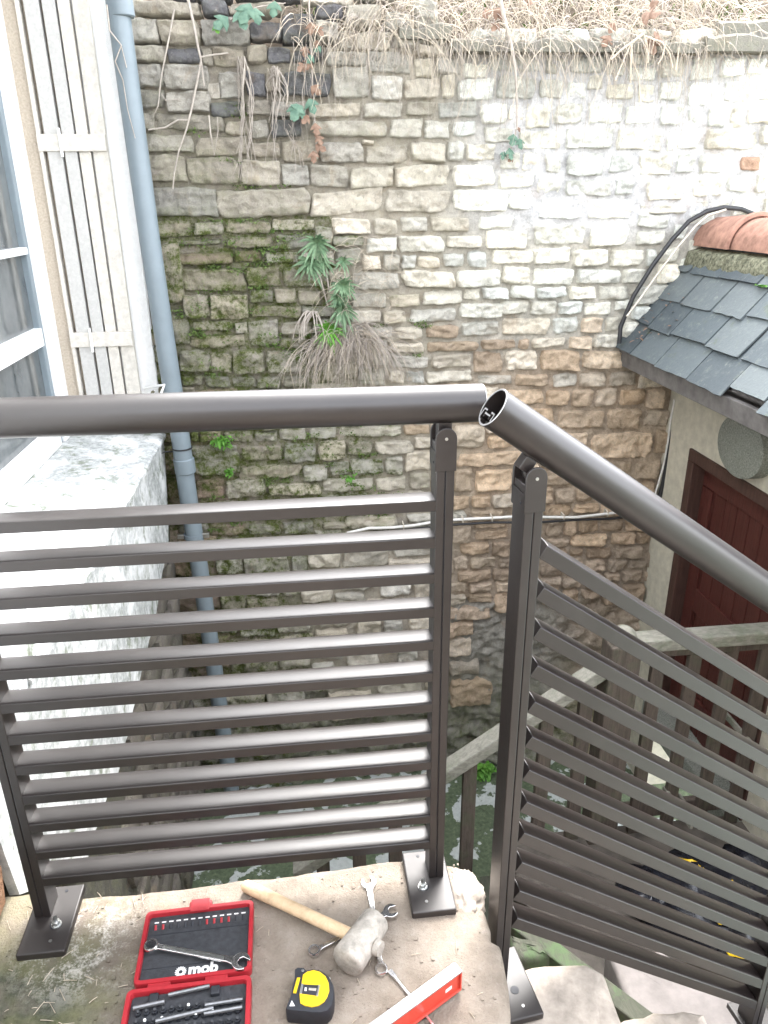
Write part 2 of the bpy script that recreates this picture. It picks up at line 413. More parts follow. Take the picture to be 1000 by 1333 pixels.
ST += A([(330,395,90,175),(410,505,85,180),(515,595,90,170),(595,730,95,168),(735,860,80,160),(870,980,65,150),(265,505,180,285),(515,805,170,275),(810,1050,170,270),
 (255,435,295,385),(440,620,300,380),(625,850,280,365),(860,940,275,340),(240,405,390,465),(405,545,390,470),(555,785,380,455),(825,1070,350,440),
 (330,470,480,545),(475,635,480,555),(640,830,470,550),(835,1030,450,535),(440,645,565,630),(650,935,555,622),(460,670,638,710),(672,900,627,710),
 (450,530,718,795),(535,640,720,795),(645,900,716,790)], 400, 310, 4.1667)
ST += A([(150,365,55,135),(365,555,45,135),(560,745,60,145),(748,920,60,145),(925,990,65,150),(230,355,140,230),(360,575,145,240),(580,805,150,235),(808,940,150,230),
 (105,245,245,310),(248,375,235,305),(380,535,245,305),(538,685,240,310),(688,850,235,315),(190,340,312,385),(345,485,310,392),(487,610,315,385),(612,760,320,390),(775,850,310,360),
 (205,440,395,490),(465,597,392,485),(600,718,395,480),(722,800,390,475),(100,285,505,560),(290,345,505,560),(350,535,495,550),(540,660,490,560),(665,790,480,555),
 (60,215,562,680),(220,393,560,670),(397,605,555,670),(607,820,560,660),(95,268,685,735),(272,440,680,745),(460,590,675,750),(592,738,670,750),(740,890,665,750)], 600, 310, 3.846)
ST += A([(75,275,108,205),(295,430,115,205),(435,555,107,205),(560,692,105,200),(696,840,108,205),(230,350,215,290),(355,622,220,335),(628,815,215,330),(820,980,220,320),
 (400,525,350,420),(530,880,342,500),(885,960,360,470),(670,770,510,590),(775,930,505,605),(310,420,565,640),(340,455,645,735),(460,555,650,725),(0,130,680,760),(290,438,738,785),(442,590,732,785)], 640, 480, 4.1667)
ST += A([(115,400,50,110),(405,545,50,105),(655,818,45,170),(822,990,100,175),(270,458,125,205),(460,545,110,172),(120,245,130,213),(0,118,125,233),(140,310,218,305),(315,405,207,305),
 (410,545,178,288),(670,1000,182,268),(35,135,235,312),(0,258,316,395),(262,425,312,385),(430,545,292,380),(670,755,285,390),(762,960,272,390),(665,742,405,480),(745,845,402,465),(855,960,397,490),
 (0,130,540,580),(665,748,570,650),(750,888,532,572),(790,940,576,630),(685,845,640,690)], 420, 540, 3.846)
ST += A([(105,175,35,90),(120,250,95,135),(250,330,78,145),(95,155,140,195),(160,275,140,190),(280,330,147,185),(120,255,195,242),(255,330,190,240),(95,150,246,293),(155,260,247,287),(265,330,242,283),
 (90,150,297,340),(155,258,291,335),(260,330,287,335),(465,540,12,65),(542,600,8,60),(605,690,0,45),(692,790,0,40),(570,730,48,103),(735,840,42,90),(500,567,68,105),(842,900,42,90),
 (632,743,107,152),(747,870,95,148),(570,628,110,145),(630,718,155,200),(722,805,152,202),(808,880,150,192),(460,545,180,225),(715,773,206,240),(777,870,197,243),(540,620,228,270),(480,538,228,262),
 (560,610,275,305),(612,690,273,310),(780,875,247,290),(470,560,110,150),(460,520,265,300)], 560, 680, 3.125)
ST += A([(115,170,95,140),(265,303,90,137),(305,410,85,135),(440,578,80,145),(582,698,80,143),(702,845,75,133),(850,960,70,122),(130,268,145,310),(272,505,142,312),(515,725,150,240),(730,878,137,243),
 (145,288,318,435),(290,433,317,430),(440,640,315,420),(505,820,247,328),(825,952,248,338),(665,918,340,410),(200,350,545,610),(355,540,562,610),(545,715,547,605),(720,883,532,600),(150,340,440,540),(345,520,430,540),(525,700,425,540),(705,880,418,525)], 180, 540, 3.846)

class Occ:                                       # 2 px cells
    def __init__(s): s.g = np.zeros((600, 560), np.int16)
    def sl(s, a, b, c, d): return slice(max(0, int((c + 40) / 2)), max(0, int((d + 40) / 2)) + 1), slice(max(0, int((a + 40) / 2)), max(0, int((b + 40) / 2)) + 1)
    def mark(s, i, a, b, c, d): s.g[s.sl(a, b, c, d)] = i
    def free(s, a, b, c, d, i=0): q = s.g[s.sl(a, b, c, d)]; return not ((q != 0) & (q != i)).any()
occ = Occ(); keep = []
for a, b, c, d in ST:
    if occ.free(a + (b - a) * .3, b - (b - a) * .3, c + (d - c) * .35, d - (d - c) * .35):
        keep.append([a, b, c, d]); occ.mark(len(keep), a + 2, b - 2, c + 2, d - 2)
rs = random.Random(3); y = -14
def roughzone(u, v): return (u > 585 and v > 786 - .10 * max(0, 650 - u)) or v > 905 or (u > 690 and v > 770)
while y < 900:                                   # fill the joints left over and the courses hidden by the slats
    x = 196
    while x < 1060:
        big = (x > 600 and y < 320); h = rs.choice([20, 24, 28]); ww = rs.uniform(34, 70)
        done = False
        if not roughzone(x, y) and not (x > 890 and y > 450) and not (x > 470 and y < 40):
            for w_ in (ww, ww * .7, ww * .45):
                for h2 in (h, 15):
                    if w_ < (32 if big else 19) or (big and h2 < 18): continue
                    if occ.free(x + 1, x + w_ - 1, y + 1, y + h2 - 1):
                        keep.append([x, x + w_, y, y + h2]); occ.mark(len(keep), x, x + w_ - 2, y, y + h2 - 2); x += w_ + 2; done = True; break
                if done: break
        if not done: x += 5
    y += 4
for it in range(6):                              # let every stone grow into the joints round it
    for i, q in enumerate(keep):
        fl = q[0] > 590 and q[3] < 320
        if fl and it > 2: continue
        for k, sg in ((0, -1), (1, 1), (2, -1), (3, 1)):
            n_ = list(q); n_[k] += 2 * sg
            if n_[k] > 1075: continue
            strip = [(n_[0] - 2, q[0], q[2], q[3]), (q[1], n_[1] + 2, q[2], q[3]), (q[0], q[1], n_[2] - 2, q[2]), (q[0], q[1], q[3], n_[3] + 2)][k]
            if occ.free(*strip, i + 1): keep[i][k] = n_[k]; occ.mark(i + 1, keep[i][0] + 1, keep[i][1] - 1, keep[i][2] + 1, keep[i][3] - 1); q = keep[i]

def mixc(a, b, t_): t_ = max(0, min(1, t_)); return tuple(p_ + (q - p_) * t_ for p_, q in zip(a, b))
def sst(a, b, x): t_ = max(0., min(1., (x - a) / (b - a))); return t_ * t_ * (3 - 2 * t_)
def tintmap(u, v):
    """what colour of stone stands where in the wall, and how mossy"""
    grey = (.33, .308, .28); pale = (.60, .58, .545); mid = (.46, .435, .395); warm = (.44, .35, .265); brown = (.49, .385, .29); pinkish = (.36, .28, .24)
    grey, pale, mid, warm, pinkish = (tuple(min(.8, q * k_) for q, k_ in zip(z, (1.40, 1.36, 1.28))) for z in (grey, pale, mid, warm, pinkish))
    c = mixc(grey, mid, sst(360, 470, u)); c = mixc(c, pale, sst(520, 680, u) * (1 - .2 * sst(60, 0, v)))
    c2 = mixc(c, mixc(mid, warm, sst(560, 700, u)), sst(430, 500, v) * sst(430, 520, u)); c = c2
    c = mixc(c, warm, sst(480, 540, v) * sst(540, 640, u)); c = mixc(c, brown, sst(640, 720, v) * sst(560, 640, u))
    c = mixc(c, pinkish, sst(540, 570, v) * sst(330, 290, u)); c = mixc(c, mid, sst(540, 570, v) * sst(300, 340, u) * sst(600, 540, u) * .7)
    m = sst(235, 310, v) * sst(480, 400, u) * 1.2
    m = max(m, sst(520, 560, v) * sst(300, 330, u) * sst(530, 470, u) * .8, .35 * sst(420, 340, u) * sst(90, 160, v), .2 * sst(640, 560, u))
    m *= (1 - .75 * sst(660, 760, v) * sst(330, 420, u))
    m = max(m, .55 * sst(830, 950, v))
    return c, m
def joint(u, v):
    """how far the mortar lies behind the stone faces"""
    fl = sst(560, 680, u) * sst(330, 280, v)
    return .020 - .012 * fl

root = thing('stone_wall', 'tall rubble stone wall with pale pointing and mossy left side', 'stone wall', (.5, YW, GZ))
def w2(u, v): p_ = px(u, v, 1, YW); return p_.x, p_.z
# mortar and lower rough render as one relief sheet
mb = MB(); x0, x1, z0, z1 = -1.3, 2.9, GZ - .05, 1.86; nx, nz = 330, 300; T = []; MO = []
for j in range(nz + 1):
    for i in range(nx + 1):
        x = x0 + (x1 - x0) * i / nx; z = z0 + (z1 - z0) * j / nz
        d = Vector((x, YW, z)) - CPOS; k = FPX / d.dot(CF); u = 500 + d.dot(CR) * k; v = 666.5 - d.dot(CU) * k
        rough = 1. if roughzone(u, v) else 0.
        jy = joint(u, v)
        nn = fbm((x, 0, z), 9, 5); rid = abs(fbm((x * .55, 3, z * 1.5), 7, 4))
        if rough: yy = YW + .012 - .03 * nn + .055 * rid + .02 * fbm((x, 9, z), 30, 3)
        else: yy = YW + jy - .010 * nn - .006 * fbm((x, 5, z), 38, 3)
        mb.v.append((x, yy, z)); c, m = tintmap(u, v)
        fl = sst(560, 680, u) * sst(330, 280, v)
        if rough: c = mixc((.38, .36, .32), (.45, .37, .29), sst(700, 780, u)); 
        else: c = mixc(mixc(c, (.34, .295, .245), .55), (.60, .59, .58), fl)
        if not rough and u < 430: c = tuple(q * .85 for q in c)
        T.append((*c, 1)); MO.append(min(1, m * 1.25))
for j in range(nz):
    for i in range(nx):
        a = j * (nx + 1) + i; mb.f.append((a, a + 1, a + nx + 2, a + nx + 1))
mb.attr = {'tint': T, 'moss': MO}
mb.build('mortar', M['stone'], root, smooth=180)

def stone_mesh(mb, a, b, c, d, nu, nv, rg):
    xa, za = w2(a, d); xb, zb = w2(b, c)
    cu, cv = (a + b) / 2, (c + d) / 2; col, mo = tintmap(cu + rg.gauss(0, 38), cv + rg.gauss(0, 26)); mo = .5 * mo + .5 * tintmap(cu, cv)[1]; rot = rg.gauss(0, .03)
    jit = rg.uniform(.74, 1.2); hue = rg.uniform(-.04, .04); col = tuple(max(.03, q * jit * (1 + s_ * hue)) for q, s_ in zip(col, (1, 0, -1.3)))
    if cu < 430 and cv < 170 and rg.random() < .3: col = (.16, .155, .165)
    if 555 < cu < 690 and 430 < cv < 512 and rg.random() < .6: col = (.46, .36, .265)
    if 968 < cu < 1000 and 200 < cv < 222: col = (.47, .31, .22)
    if cu < 330 and 330 < cv < 345: col = (.30, .23, .19)
    mo = mo * rg.uniform(.35, 1.2) if mo > .1 else mo * rg.random()
    cx, cz = (xa + xb) / 2, (za + zb) / 2; hx, hz = (xb - xa) / 2 + .001, (zb - za) / 2 + .001
    fl = sst(560, 680, cu) * sst(330, 280, cv)
    kap = rg.uniform(.05, .38); sd = rg.uniform(0, 90); pr = rg.uniform(-.006, .016) * (1 - .6 * fl); tiltx = rg.uniform(-.12, .12); tiltz = rg.uniform(-.15, .1)
    sk = [rg.uniform(-.11, .11) for _ in range(4)]; rad = rg.uniform(.003, .010); rgh = rg.uniform(.4, 1.4)
    base = len(mb.v)
    for j in range(nv + 1):
        for i in range(nu + 1):
            s_ = -1 + 2 * i / nu; t_ = -1 + 2 * j / nv
            X = s_ * math.sqrt(1 - kap * t_ * t_ / 2); Z = t_ * math.sqrt(1 - kap * s_ * s_ / 2)
            X += sk[0] * t_ * .6 + .05 * noise.noise(Vector((s_ * 1.3, t_ * 1.3, sd))); Z += sk[1] * s_ * .5 + sk[2] * s_ * s_ * .5 + .09 * noise.noise(Vector((s_ * 1.6, t_ * 1.2, sd + 7)))
            ew = max(abs(s_), abs(t_)) ** 3
            x = cx + X * hx; z = cz + Z * hz + rot * X * hx
            x += ew * .007 * fbm((x, sd, z), 22, 3); z += ew * .007 * fbm((x, sd + 9, z), 22, 3)
            edge = min((1 - abs(s_)) * hx, (1 - abs(t_)) * hz)
            drop = .035 * (max(0, 1 - edge / rad)) ** 2
            fa = fbm((x, sd, z), 13, 4); nn = math.floor(fa * 3.5 + .5) / 3.5 * .006 + fa * .009 + fbm((x, sd + 4, z), 55, 3) * .0055 - abs(fbm((x * 1.3, sd + 2, z * 1.6), 8, 3)) * .018
            nn -= .010 * max(0, noise.noise(Vector((x * 24, sd, z * 40)))) * rgh
            yy = YW + .004 - pr + drop + tiltx * X * hx * .6 + tiltz * Z * hz * .8 + nn
            if i in (0, nu) or j in (0, nv): yy = YW + .06
            mb.v.append((x, yy, z))
            mb.attr['tint'].append((*col, 1)); mb.attr['moss'].append(min(1, mo * (1 + .6 * (t_ < -.3) + .5 * (t_ > .6))))
    for j in range(nv):
        for i in range(nu):
            q = base + j * (nu + 1) + i; mb.f.append((q, q + 1, q + nu + 2, q + nu + 1))
keep.sort(key=lambda q: -(q[1] - q[0]) * (q[3] - q[2]))
rg = random.Random(11)
rest = MB(); rest.attr = {'tint': [], 'moss': []}
for i, (a, b, c, d) in enumerate(keep):
    if i < 298:
        m1 = MB(); m1.attr = {'tint': [], 'moss': []}
        stone_mesh(m1, a, b, c, d, max(12, min(34, int((b - a) / 2.2))), max(10, min(18, int((d - c) / 2.2))), rg)
        m1.build('stone', M['stone'], root, smooth=180, fix=False)
    else: stone_mesh(rest, a, b, c, d, 13, 10, rg)
tag(rest.build('small_stones', M['stone'], root, smooth=180, fix=False), kind='stuff')
# coping slabs
def coping(u0, u1, v, h, out, seed):
    xa = px(u0, v, 1, YW - out).x; xb = px(u1, v, 1, YW - out).x; zt = px(u0, v, 1, YW - out).z
    mb = MB(); n = 14; rings = []
    for i in range(n + 1):
        x = xa + (xb - xa) * i / n; e = .012 * fbm((x, seed, 0), 12, 3); f = .016 * fbm((x, seed, 5), 9, 3)
        rings.append([Vector((x, YW - out + e, zt)), Vector((x, YW - out - .004 + e, zt + h * .8 + f)), Vector((x, YW - out + .02, zt + h + f)), Vector((x, YW + .25, zt + h + .02 + f)), Vector((x, YW + .25, zt))])
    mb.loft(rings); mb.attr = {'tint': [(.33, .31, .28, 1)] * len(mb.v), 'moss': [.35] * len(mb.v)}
    mb.build('coping_stone', M['stone'], root, smooth=50)
for q in ((520, 588, 50, .045, .04, 1), (590, 742, 66, .04, .06, 2), (744, 916, 67, .04, .055, 3), (920, 1010, 66, .06, .07, 4), (1012, 1110, 66, .05, .05, 5), (935, 1005, 48, .06, .02, 6)):
    coping(*q)
# ------------------------------------------------------------------ landing and steps
def rough_slab(name, poly, z1, z0, mat, seed, rnd=.02, step=.02, dome=0., amp=.004, ej=.5):
    """stone block from a plan outline: jittered edge, worn arris, top a fine relief"""
    P = []
    n = len(poly)
    for i in range(n):
        a, b = Vector(poly[i]), Vector(poly[(i + 1) % n]); k = max(1, int((b - a).length / step))
        for j in range(k): P.append(a + (b - a) * j / k)
    c = sum((Vector((q.x, q.y)) for q in P), Vector((0, 0))) / len(P)
    def ring(ins, z, a_, dz=0.):
        out = []
        for i, q in enumerate(P):
            t_ = (P[(i + 1) % len(P)] - P[i - 1]); nrm = Vector((-t_.y, t_.x)).normalized()
            if nrm.dot(c - q) < 0: nrm = -nrm
            f = fbm((q.x, q.y, z), 14, 4, seed) * a_ * ej
            out.append(Vector((q.x + nrm.x * (ins + f), q.y + nrm.y * (ins + f), z + dz * fbm((q.x, q.y, 1), 25, 3, seed))))
        return out
    mb = MB()
    rings = [ring(.0, z0, .012), ring(0, z1 - .14, .012), ring(0, z1 - rnd * 1.6, .012), ring(rnd * .25, z1 - rnd * .7, .010, amp), ring(rnd * .8, z1 - rnd * .15, .008, amp), ring(rnd * 1.6, z1, .006, amp)]
    for k in range(1, 5):
        r0 = rings[5]; rings.append([Vector((q.x + (c.x - q.x) * k * .2, q.y + (c.y - q.y) * k * .2, z1 + dome * k * .25 + amp * fbm((q.x * (1 - .2 * k), q.y * (1 - .2 * k), 2), 16, 3, seed))) for q in r0])
    mb.loft(rings)
    o = mb.build(name, mat, smooth=40, org=(c.x, c.y, z0)); return o

def gp(u, v, z=0.): q = px(u, v, 2, z); return (q.x, q.y)
back = [gp(*q) for q in ((0, 1162), (60, 1158), (110, 1163), (160, 1159), (215, 1154), (262, 1150), (310, 1141), (352, 1139), (400, 1131), (440, 1126), (470, 1122), (526, 1116), (560, 1117), (596, 1124))]
right = [gp(*q) for q in ((622, 1160), (634, 1187), (640, 1219), (652, 1227), (659, 1260), (664, 1295), (668, 1333))]
poly = [(-.66, back[0][1])] + back[1:] + right + [(.298, .6), (.292, .2), (.29, -.94), (-.66, -.94)]
tag(rough_slab('stone_landing', poly, 0, GZ - .02, M['landing'], 1.3, .014, .025, 0, .0035),
    'worn sandy stone landing slab with tools lying on it', 'landing')
ZS1, ZS2 = -.19, -.38
st1 = [(.30, .2), (.30, 1.06)] + [gp(u, v, ZS1) for u, v in ((682, 1257), (722, 1251), (765, 1248), (788, 1263), (797, 1285), (806, 1310), (815, 1333))] + [(.565, .2)]
tag(rough_slab('stone_step', st1, ZS1, GZ, M['step'], 6.2, .02, .02, 0, .006), 'pale worn stone step just below the landing, holding the railing foot plate', 'step')
st2 = [(.50, .2), (.50, .99)] + [gp(u, v, ZS2) for u, v in ((812, 1320), (850, 1312), (890, 1309), (918, 1316), (928, 1340))] + [(.84, .2)]
tag(rough_slab('stone_step', st2, ZS2, GZ, M['step'], 8.7, .02, .02, 0, .006), 'pale stone step lower down beside the pinkish platform', 'step')
st3 = [(.80, .2), (.80, .98), (1.1, .97), (1.12, .2)]
tag(rough_slab('stone_step', st3, -.57, GZ, M['step'], 9.7, .02, .02, 0, .006), 'third stone step at the foot of the sloping railing', 'step')
# mossy block and timber under the sloping panel
zb = -.42
mbk = [gp(u, v, zb) for u, v in ((662, 1214), (704, 1225), (716, 1243), (678, 1249), (664, 1240))]
tag(rough_slab('mossy_block', mbk, zb, GZ, M['mossywood'], 2.2, .012, .012, 0, .004), 'green mossy block in the gap behind the upper step', 'stone block')
a, b = px(700, 1222, 1, 1.35), px(832, 1322, 1, 1.12)
mb = MB(); dv = (b - a).normalized(); Mx = frame(a - dv * .1, dv)
mb.box((0, -.02, -.10), ((b - a).length + .5, .03, 0), Mx)
tag(mb.build('stair_stringer', M['mossywood'], bevel=.004, org=tuple(a)), 'mossy dark timber stringer sloping down behind the stone steps', 'timber beam')

# ------------------------------------------------------------------ railings
PF, PW, PD = 1.12207, .030, .048
def post(parent, x, y, z0, z1, yaw=0., side=1, plate=True, zb=None):
    """upright of two half sections with a dark joint, fork bracket on top, foot plate below"""
    Mx = frame((x, y, 0), (math.cos(yaw), math.sin(yaw), 0))
    mb = MB(); mb.box((0, 0, z0), (PW * .5 - .0008, PD, z1), Mx); mb.box((PW * .5 + .0008, 0, z0), (PW, PD, z1), Mx)
    p_ = mb.build('post', M['alu'], parent, bevel=.0012)
    MB().box((.004, .0025, z0 + .001), (PW - .004, PD - .0025, z1 - .001), Mx).build('post_core', M['rubber'], p_)
    # fork: two cheeks with round tops
    for yy in (-.0022, PD - .003):
        cx = PW / 2; hw = .0172; zc = z1 + .012; pts = [(cx - hw, z1 - .042), (cx + hw, z1 - .042), (cx + hw, zc)]
        for k in range(1, 12): an = math.pi * k / 12; pts.append((cx + hw * math.cos(an), zc + hw * math.sin(an)))
        pts.append((cx - hw, zc))
        r0 = [Mx @ Vector((q[0], yy, q[1])) for q in pts]; r1 = [Mx @ Vector((q[0], yy + .005, q[1])) for q in pts]
        MB().loft([r0, r1]).build('bracket', M['alu'], p_, smooth=35, bevel=.0008)
    MB().box((-.0022, .0, z1 - .042), (-.0001, PD, z1 - .012), Mx).build('bracket_web', M['alu'], p_)
    MB().box((PW + .0001, 0, z1 - .042), (PW + .0022, PD, z1 - .012), Mx).build('bracket_web', M['alu'], p_)
    MB().tube([Mx @ Vector((PW / 2, -.0035, z1 + .012)), Mx @ Vector((PW / 2, -.002, z1 + .012))], .0026, 10).build('rivet', M['zinc'], p_)
    MB().tube([Mx @ Vector((-.003, .012, z1 - .03)), Mx @ Vector((-.0021, .012, z1 - .03))], .0022, 8).build('set_screw', M['rubber'], p_)
    if plate:
        zt = z0; x0, x1 = (-.046, PW + .012) if side < 0 else (-.012, PW + .046)
        y0, y1 = -.078, .072
        pl = MB().box((x0, y0, zt - .017), (x1, y1, zt - .0005), Mx).build('base_plate', M['plate'], p_, bevel=.003, seg=3)
        bx = x0 + .030 if side < 0 else x1 - .030
        MB().tube([Mx @ Vector((bx - side * .004, -.02, zt - .0004)), Mx @ Vector((bx - side * .004, -.02, zt + .0003))], .0088, 14).build('slot', M['rubber'], p_)
        if side < 2:
            mb = MB(); mb.tube([Mx @ Vector((bx, -.02, zt)), Mx @ Vector((bx, -.02, zt + .002))], .0095, 18)
            mb.tube([Mx @ Vector((bx, -.02, zt + .002)), Mx @ Vector((bx, -.02, zt + .009))], .0078, 6); mb.tube([Mx @ Vector((bx, -.02, zt + .009)), Mx @ Vector((bx, -.02, zt + .020))], .0042, 10)
            mb.build('anchor_bolt', M['zinc'], p_, smooth=35)
        for qx, qy in ((bx - side * .002, -.054), (bx - side * .002, .058)):
            MB().tube([Mx @ Vector((qx, qy, zt - .0004)), Mx @ Vector((qx, qy, zt + .0003))], .0032, 10).build('screw_hole', M['rubber'] if qy > 0 else M['zinc'], p_)
    return p_
def tube_rail(parent, a, b, r0, wall=.0025):
    a, b = Vector(a), Vector(b); n = 40; Mx = frame(a, b - a); L = (b - a).length
    ring = lambda x, r: [Mx @ Vector((x, r * math.cos(2 * math.pi * k / n), r * math.sin(2 * math.pi * k / n))) for k in range(n)]
    mb = MB(); mb.loft([ring(.0004, r0 - wall), ring(0, r0 - wall * .6), ring(0, r0 - .0004), ring(.0004, r0), ring(.003, r0), ring(L * .33, r0), ring(L * .66, r0), ring(L - .003, r0), ring(L - .0004, r0), ring(L, r0 - .0004), ring(L, r0 - wall), ring(L - .0004, r0 - wall), ring(L * .5, r0 - wall), ring(.0004, r0 - wall)], cap=False)
    h = mb.build('handrail', M['alu'], parent, smooth=30)
    MB().loft([ring(.0006, r0 - wall - .0001), ring(-.0003, r0 - wall), ring(-.0003, r0 - .0003), ring(.0002, r0 + .0001)], cap=False).build('cut_end', M['grip'], h)
    mb = MB(); w_ = .0024                         # inner channel of the extrusion
    for q in (((-.020, -.0185), (-.0176, -.006)), ((.0176, -.0185), (.020, -.006)), ((-.020, -.0084), (-.008, -.006)), ((.008, -.0084), (.020, -.006)),
              ((-.0104, -.018), (-.008, -.006)), ((.008, -.018), (.0104, -.006)), ((-.010, -.0136), (.010, -.0112)), ((-.012, -.0274), (-.0096, -.0215)), ((.0096, -.0274), (.012, -.0215))):
        mb.box((.0, q[0][0], q[0][1]), (L, q[1][0], q[1][1]), Mx)
    mb.build('inner_channel', M['alu'], h)
    mb = MB()
    for q in (((-.020, -.0185), (-.0176, -.006)), ((.0176, -.0185), (.020, -.006)), ((-.020, -.0084), (-.008, -.006)), ((.008, -.0084), (.020, -.006)), ((-.010, -.0136), (.010, -.0112))):
        mb.box((-.0004, q[0][0], q[0][1]), (-.0001, q[1][0], q[1][1]), Mx)
    mb.build('channel_end', M['grip'], h)
    return h
SLAT = [(0, 0), (0, .0182), (.0012, .0190), (.006, .0197), (.014, .0203), (.024, .0205), (.034, .0201), (.041, .0192), (.0448, .0178), (.0458, .0155), (.0458, 0)]
def slat(parent, a, b, y0=0.001, hs=1.0):
    """a slat from a to b (points on the front lower edge)"""
    a, b = Vector(a), Vector(b); Mx = frame(a, b - a)
    L = (b - a).length; return MB().loft([[Mx @ Vector((x, y0 + q[0], q[1] * hs)) for q in SLAT] for x in (0, L)]).build('slat', M['alu'], parent, smooth=30, bevel=.0006, seg=1)

X1, X0 = .20824, -.53523
z_top1 = px(583, 557, 1, PF).z - .0295
pan = thing('level_railing', 'dark bronze aluminium railing with twelve level slats and round handrail across the landing', 'railing', (-.16, PF, 0))
post(pan, X1, PF, .016, z_top1, 0, -1); post(pan, X0 - PW, PF, .016, z_top1, 0, 1)
for k in range(12):
    zt = .8432 - .066444 * k - .0185
    slat(pan, (X0 - .001, PF, zt), (X1 + .001, PF, zt))
ha, hb = px(628, 524.2, 1, PF + .021), px(0, 544.4, 1, PF + .021)
tube_rail(pan, ha, hb + (hb - ha) * .22, .0302)
for xx in (X1, X0 - PW):
    t_ = (xx + PW / 2 - ha.x) / (hb.x - ha.x); zc = ha.z + (hb.z - ha.z) * t_
    MB().box((xx + .004, PF + .010, z_top1 - .01), (xx + PW - .004, PF + .034, zc - .026)).build('rail_support', M['alu'], pan, bevel=.001)

x2, y2, yaw2, slo2 = .32472, 1.0160, .11848, .6235
d2 = Vector((math.cos(yaw2), math.sin(yaw2), -math.tan(slo2)))
p2 = thing('sloping_railing', 'dark bronze aluminium railing with slats and open-ended handrail sloping down along the steps', 'railing', (x2, y2, ZS1))
zt2 = px(695, 609, 1, y2).z - .0295
post(p2, x2, y2, ZS1 + .016, zt2, yaw2, 2)
L2 = .645
for k in range(12):
    a = Vector((x2, y2, 0)) + Vector((math.cos(yaw2), math.sin(yaw2), 0)) * (PW - .001); a.z = .78117 - .072848 * k - .0009
    slat(p2, a, a + d2 * L2, hs=1.25)
n2 = Vector((-math.sin(yaw2), math.cos(yaw2), 0))
e2 = Vector((x2, y2, 0)) + Vector((math.cos(yaw2), math.sin(yaw2), 0)) * (PW + L2 - .001)
post(p2, e2.x, e2.y, -.57 + .016, zt2 - math.tan(slo2) * (PW + L2), yaw2, 2)
def onrail2(u, v):
    d = CF + CR * ((u - 500) / FPX) + CU * ((666.5 - v) / FPX); A_ = Vector((x2, y2, 0)) + n2 * .021
    return CPOS + d * ((A_ - CPOS).dot(n2) / d.dot(n2))
ra, rb = onrail2(641.5, 530), onrail2(840, 664)
tube_rail(p2, ra, ra + (rb - ra) * 3.2, .0302)
q = Vector((x2, y2, 0)) + n2 * .022 + Vector((math.cos(yaw2), math.sin(yaw2), 0)) * PW / 2
for off in (0, L2 + PW):
    qq = q + Vector((math.cos(yaw2), math.sin(yaw2), 0)) * off; f = (qq.x - ra.x) / (rb.x - ra.x); zc = ra.z + (rb.z - ra.z) * f; zz = zt2 - math.tan(slo2) * off
    Mx = frame((qq.x, qq.y, zc - .030), (rb - ra))
    MB().box((-.026, -.011, -.006), (.026, .011, .004), Mx).box((-.010, -.011, -.028), (.010, .011, -.006), Mx).build('rail_support', M['alu'], p2, bevel=.0015)
    MB().tube([(qq.x, qq.y - .012, zz + .012), (qq.x, qq.y + .012, zz + .012)], .011, 14).build('pivot', M['alu'], p2, smooth=40)

# ------------------------------------------------------------------ white house
YR = YW - .02; XI = -1.02; SZ = px(212, 566, 0, XH).z; ZL = 2.6; YN = 1.55
hs_ = thing('white_house', 'white rendered house with deep window recess and stained sill', 'house', (XH, 2.2, GZ))
# plaster skin stops along a ragged slanting edge, stone shows below and beyond it
edge = [px(u, v, 0, XH) for u, v in ((214, 600), (219, 660), (220, 702), (211, 750), (204, 796), (194, 836), (182, 884), (168, 950), (150, 1020), (120, 1090), (108, 1150))]
edge = [(max(q.y, 1.215), q.z) for q in edge]
ED = [(3.375, SZ), (3.3, .1)]
for y_, z_ in edge[2:]: ED.append((y_, z_))
pol = [(YN - 2.6, SZ + .0)] + [(3.378, SZ)]
dense = []
for i in range(len(ED) - 1):
    for k in range(6):
        t_ = k / 6; y_ = ED[i][0] + (ED[i + 1][0] - ED[i][0]) * t_; z_ = ED[i][1] + (ED[i + 1][1] - ED[i][1]) * t_
        dense.append((y_ + .02 * fbm((y_, z_, 0), 14, 3), z_ + .02 * fbm((y_, z_, 4), 14, 3)))
dense[0] = (3.378, SZ)
pol = [(-1.2, SZ)] + dense + [(1.215, -.02), (1.2, .10), (1.19, .2), (1.12, .22), (1.08, .12), (1.0, .05), (-1.2, .04)]
r0 = [Vector((XH, a, b)) for a, b in pol]; r1 = [Vector((XH - .02, a, b)) for a, b in pol]
MB().loft([r0, r1]).build('plaster_skin', M['plaster'], hs_)
def hwall(a, b, name='wall', mat='plaster', bev=.004): return MB().box(a, b).build(name, M[mat], hs_, bevel=bev)
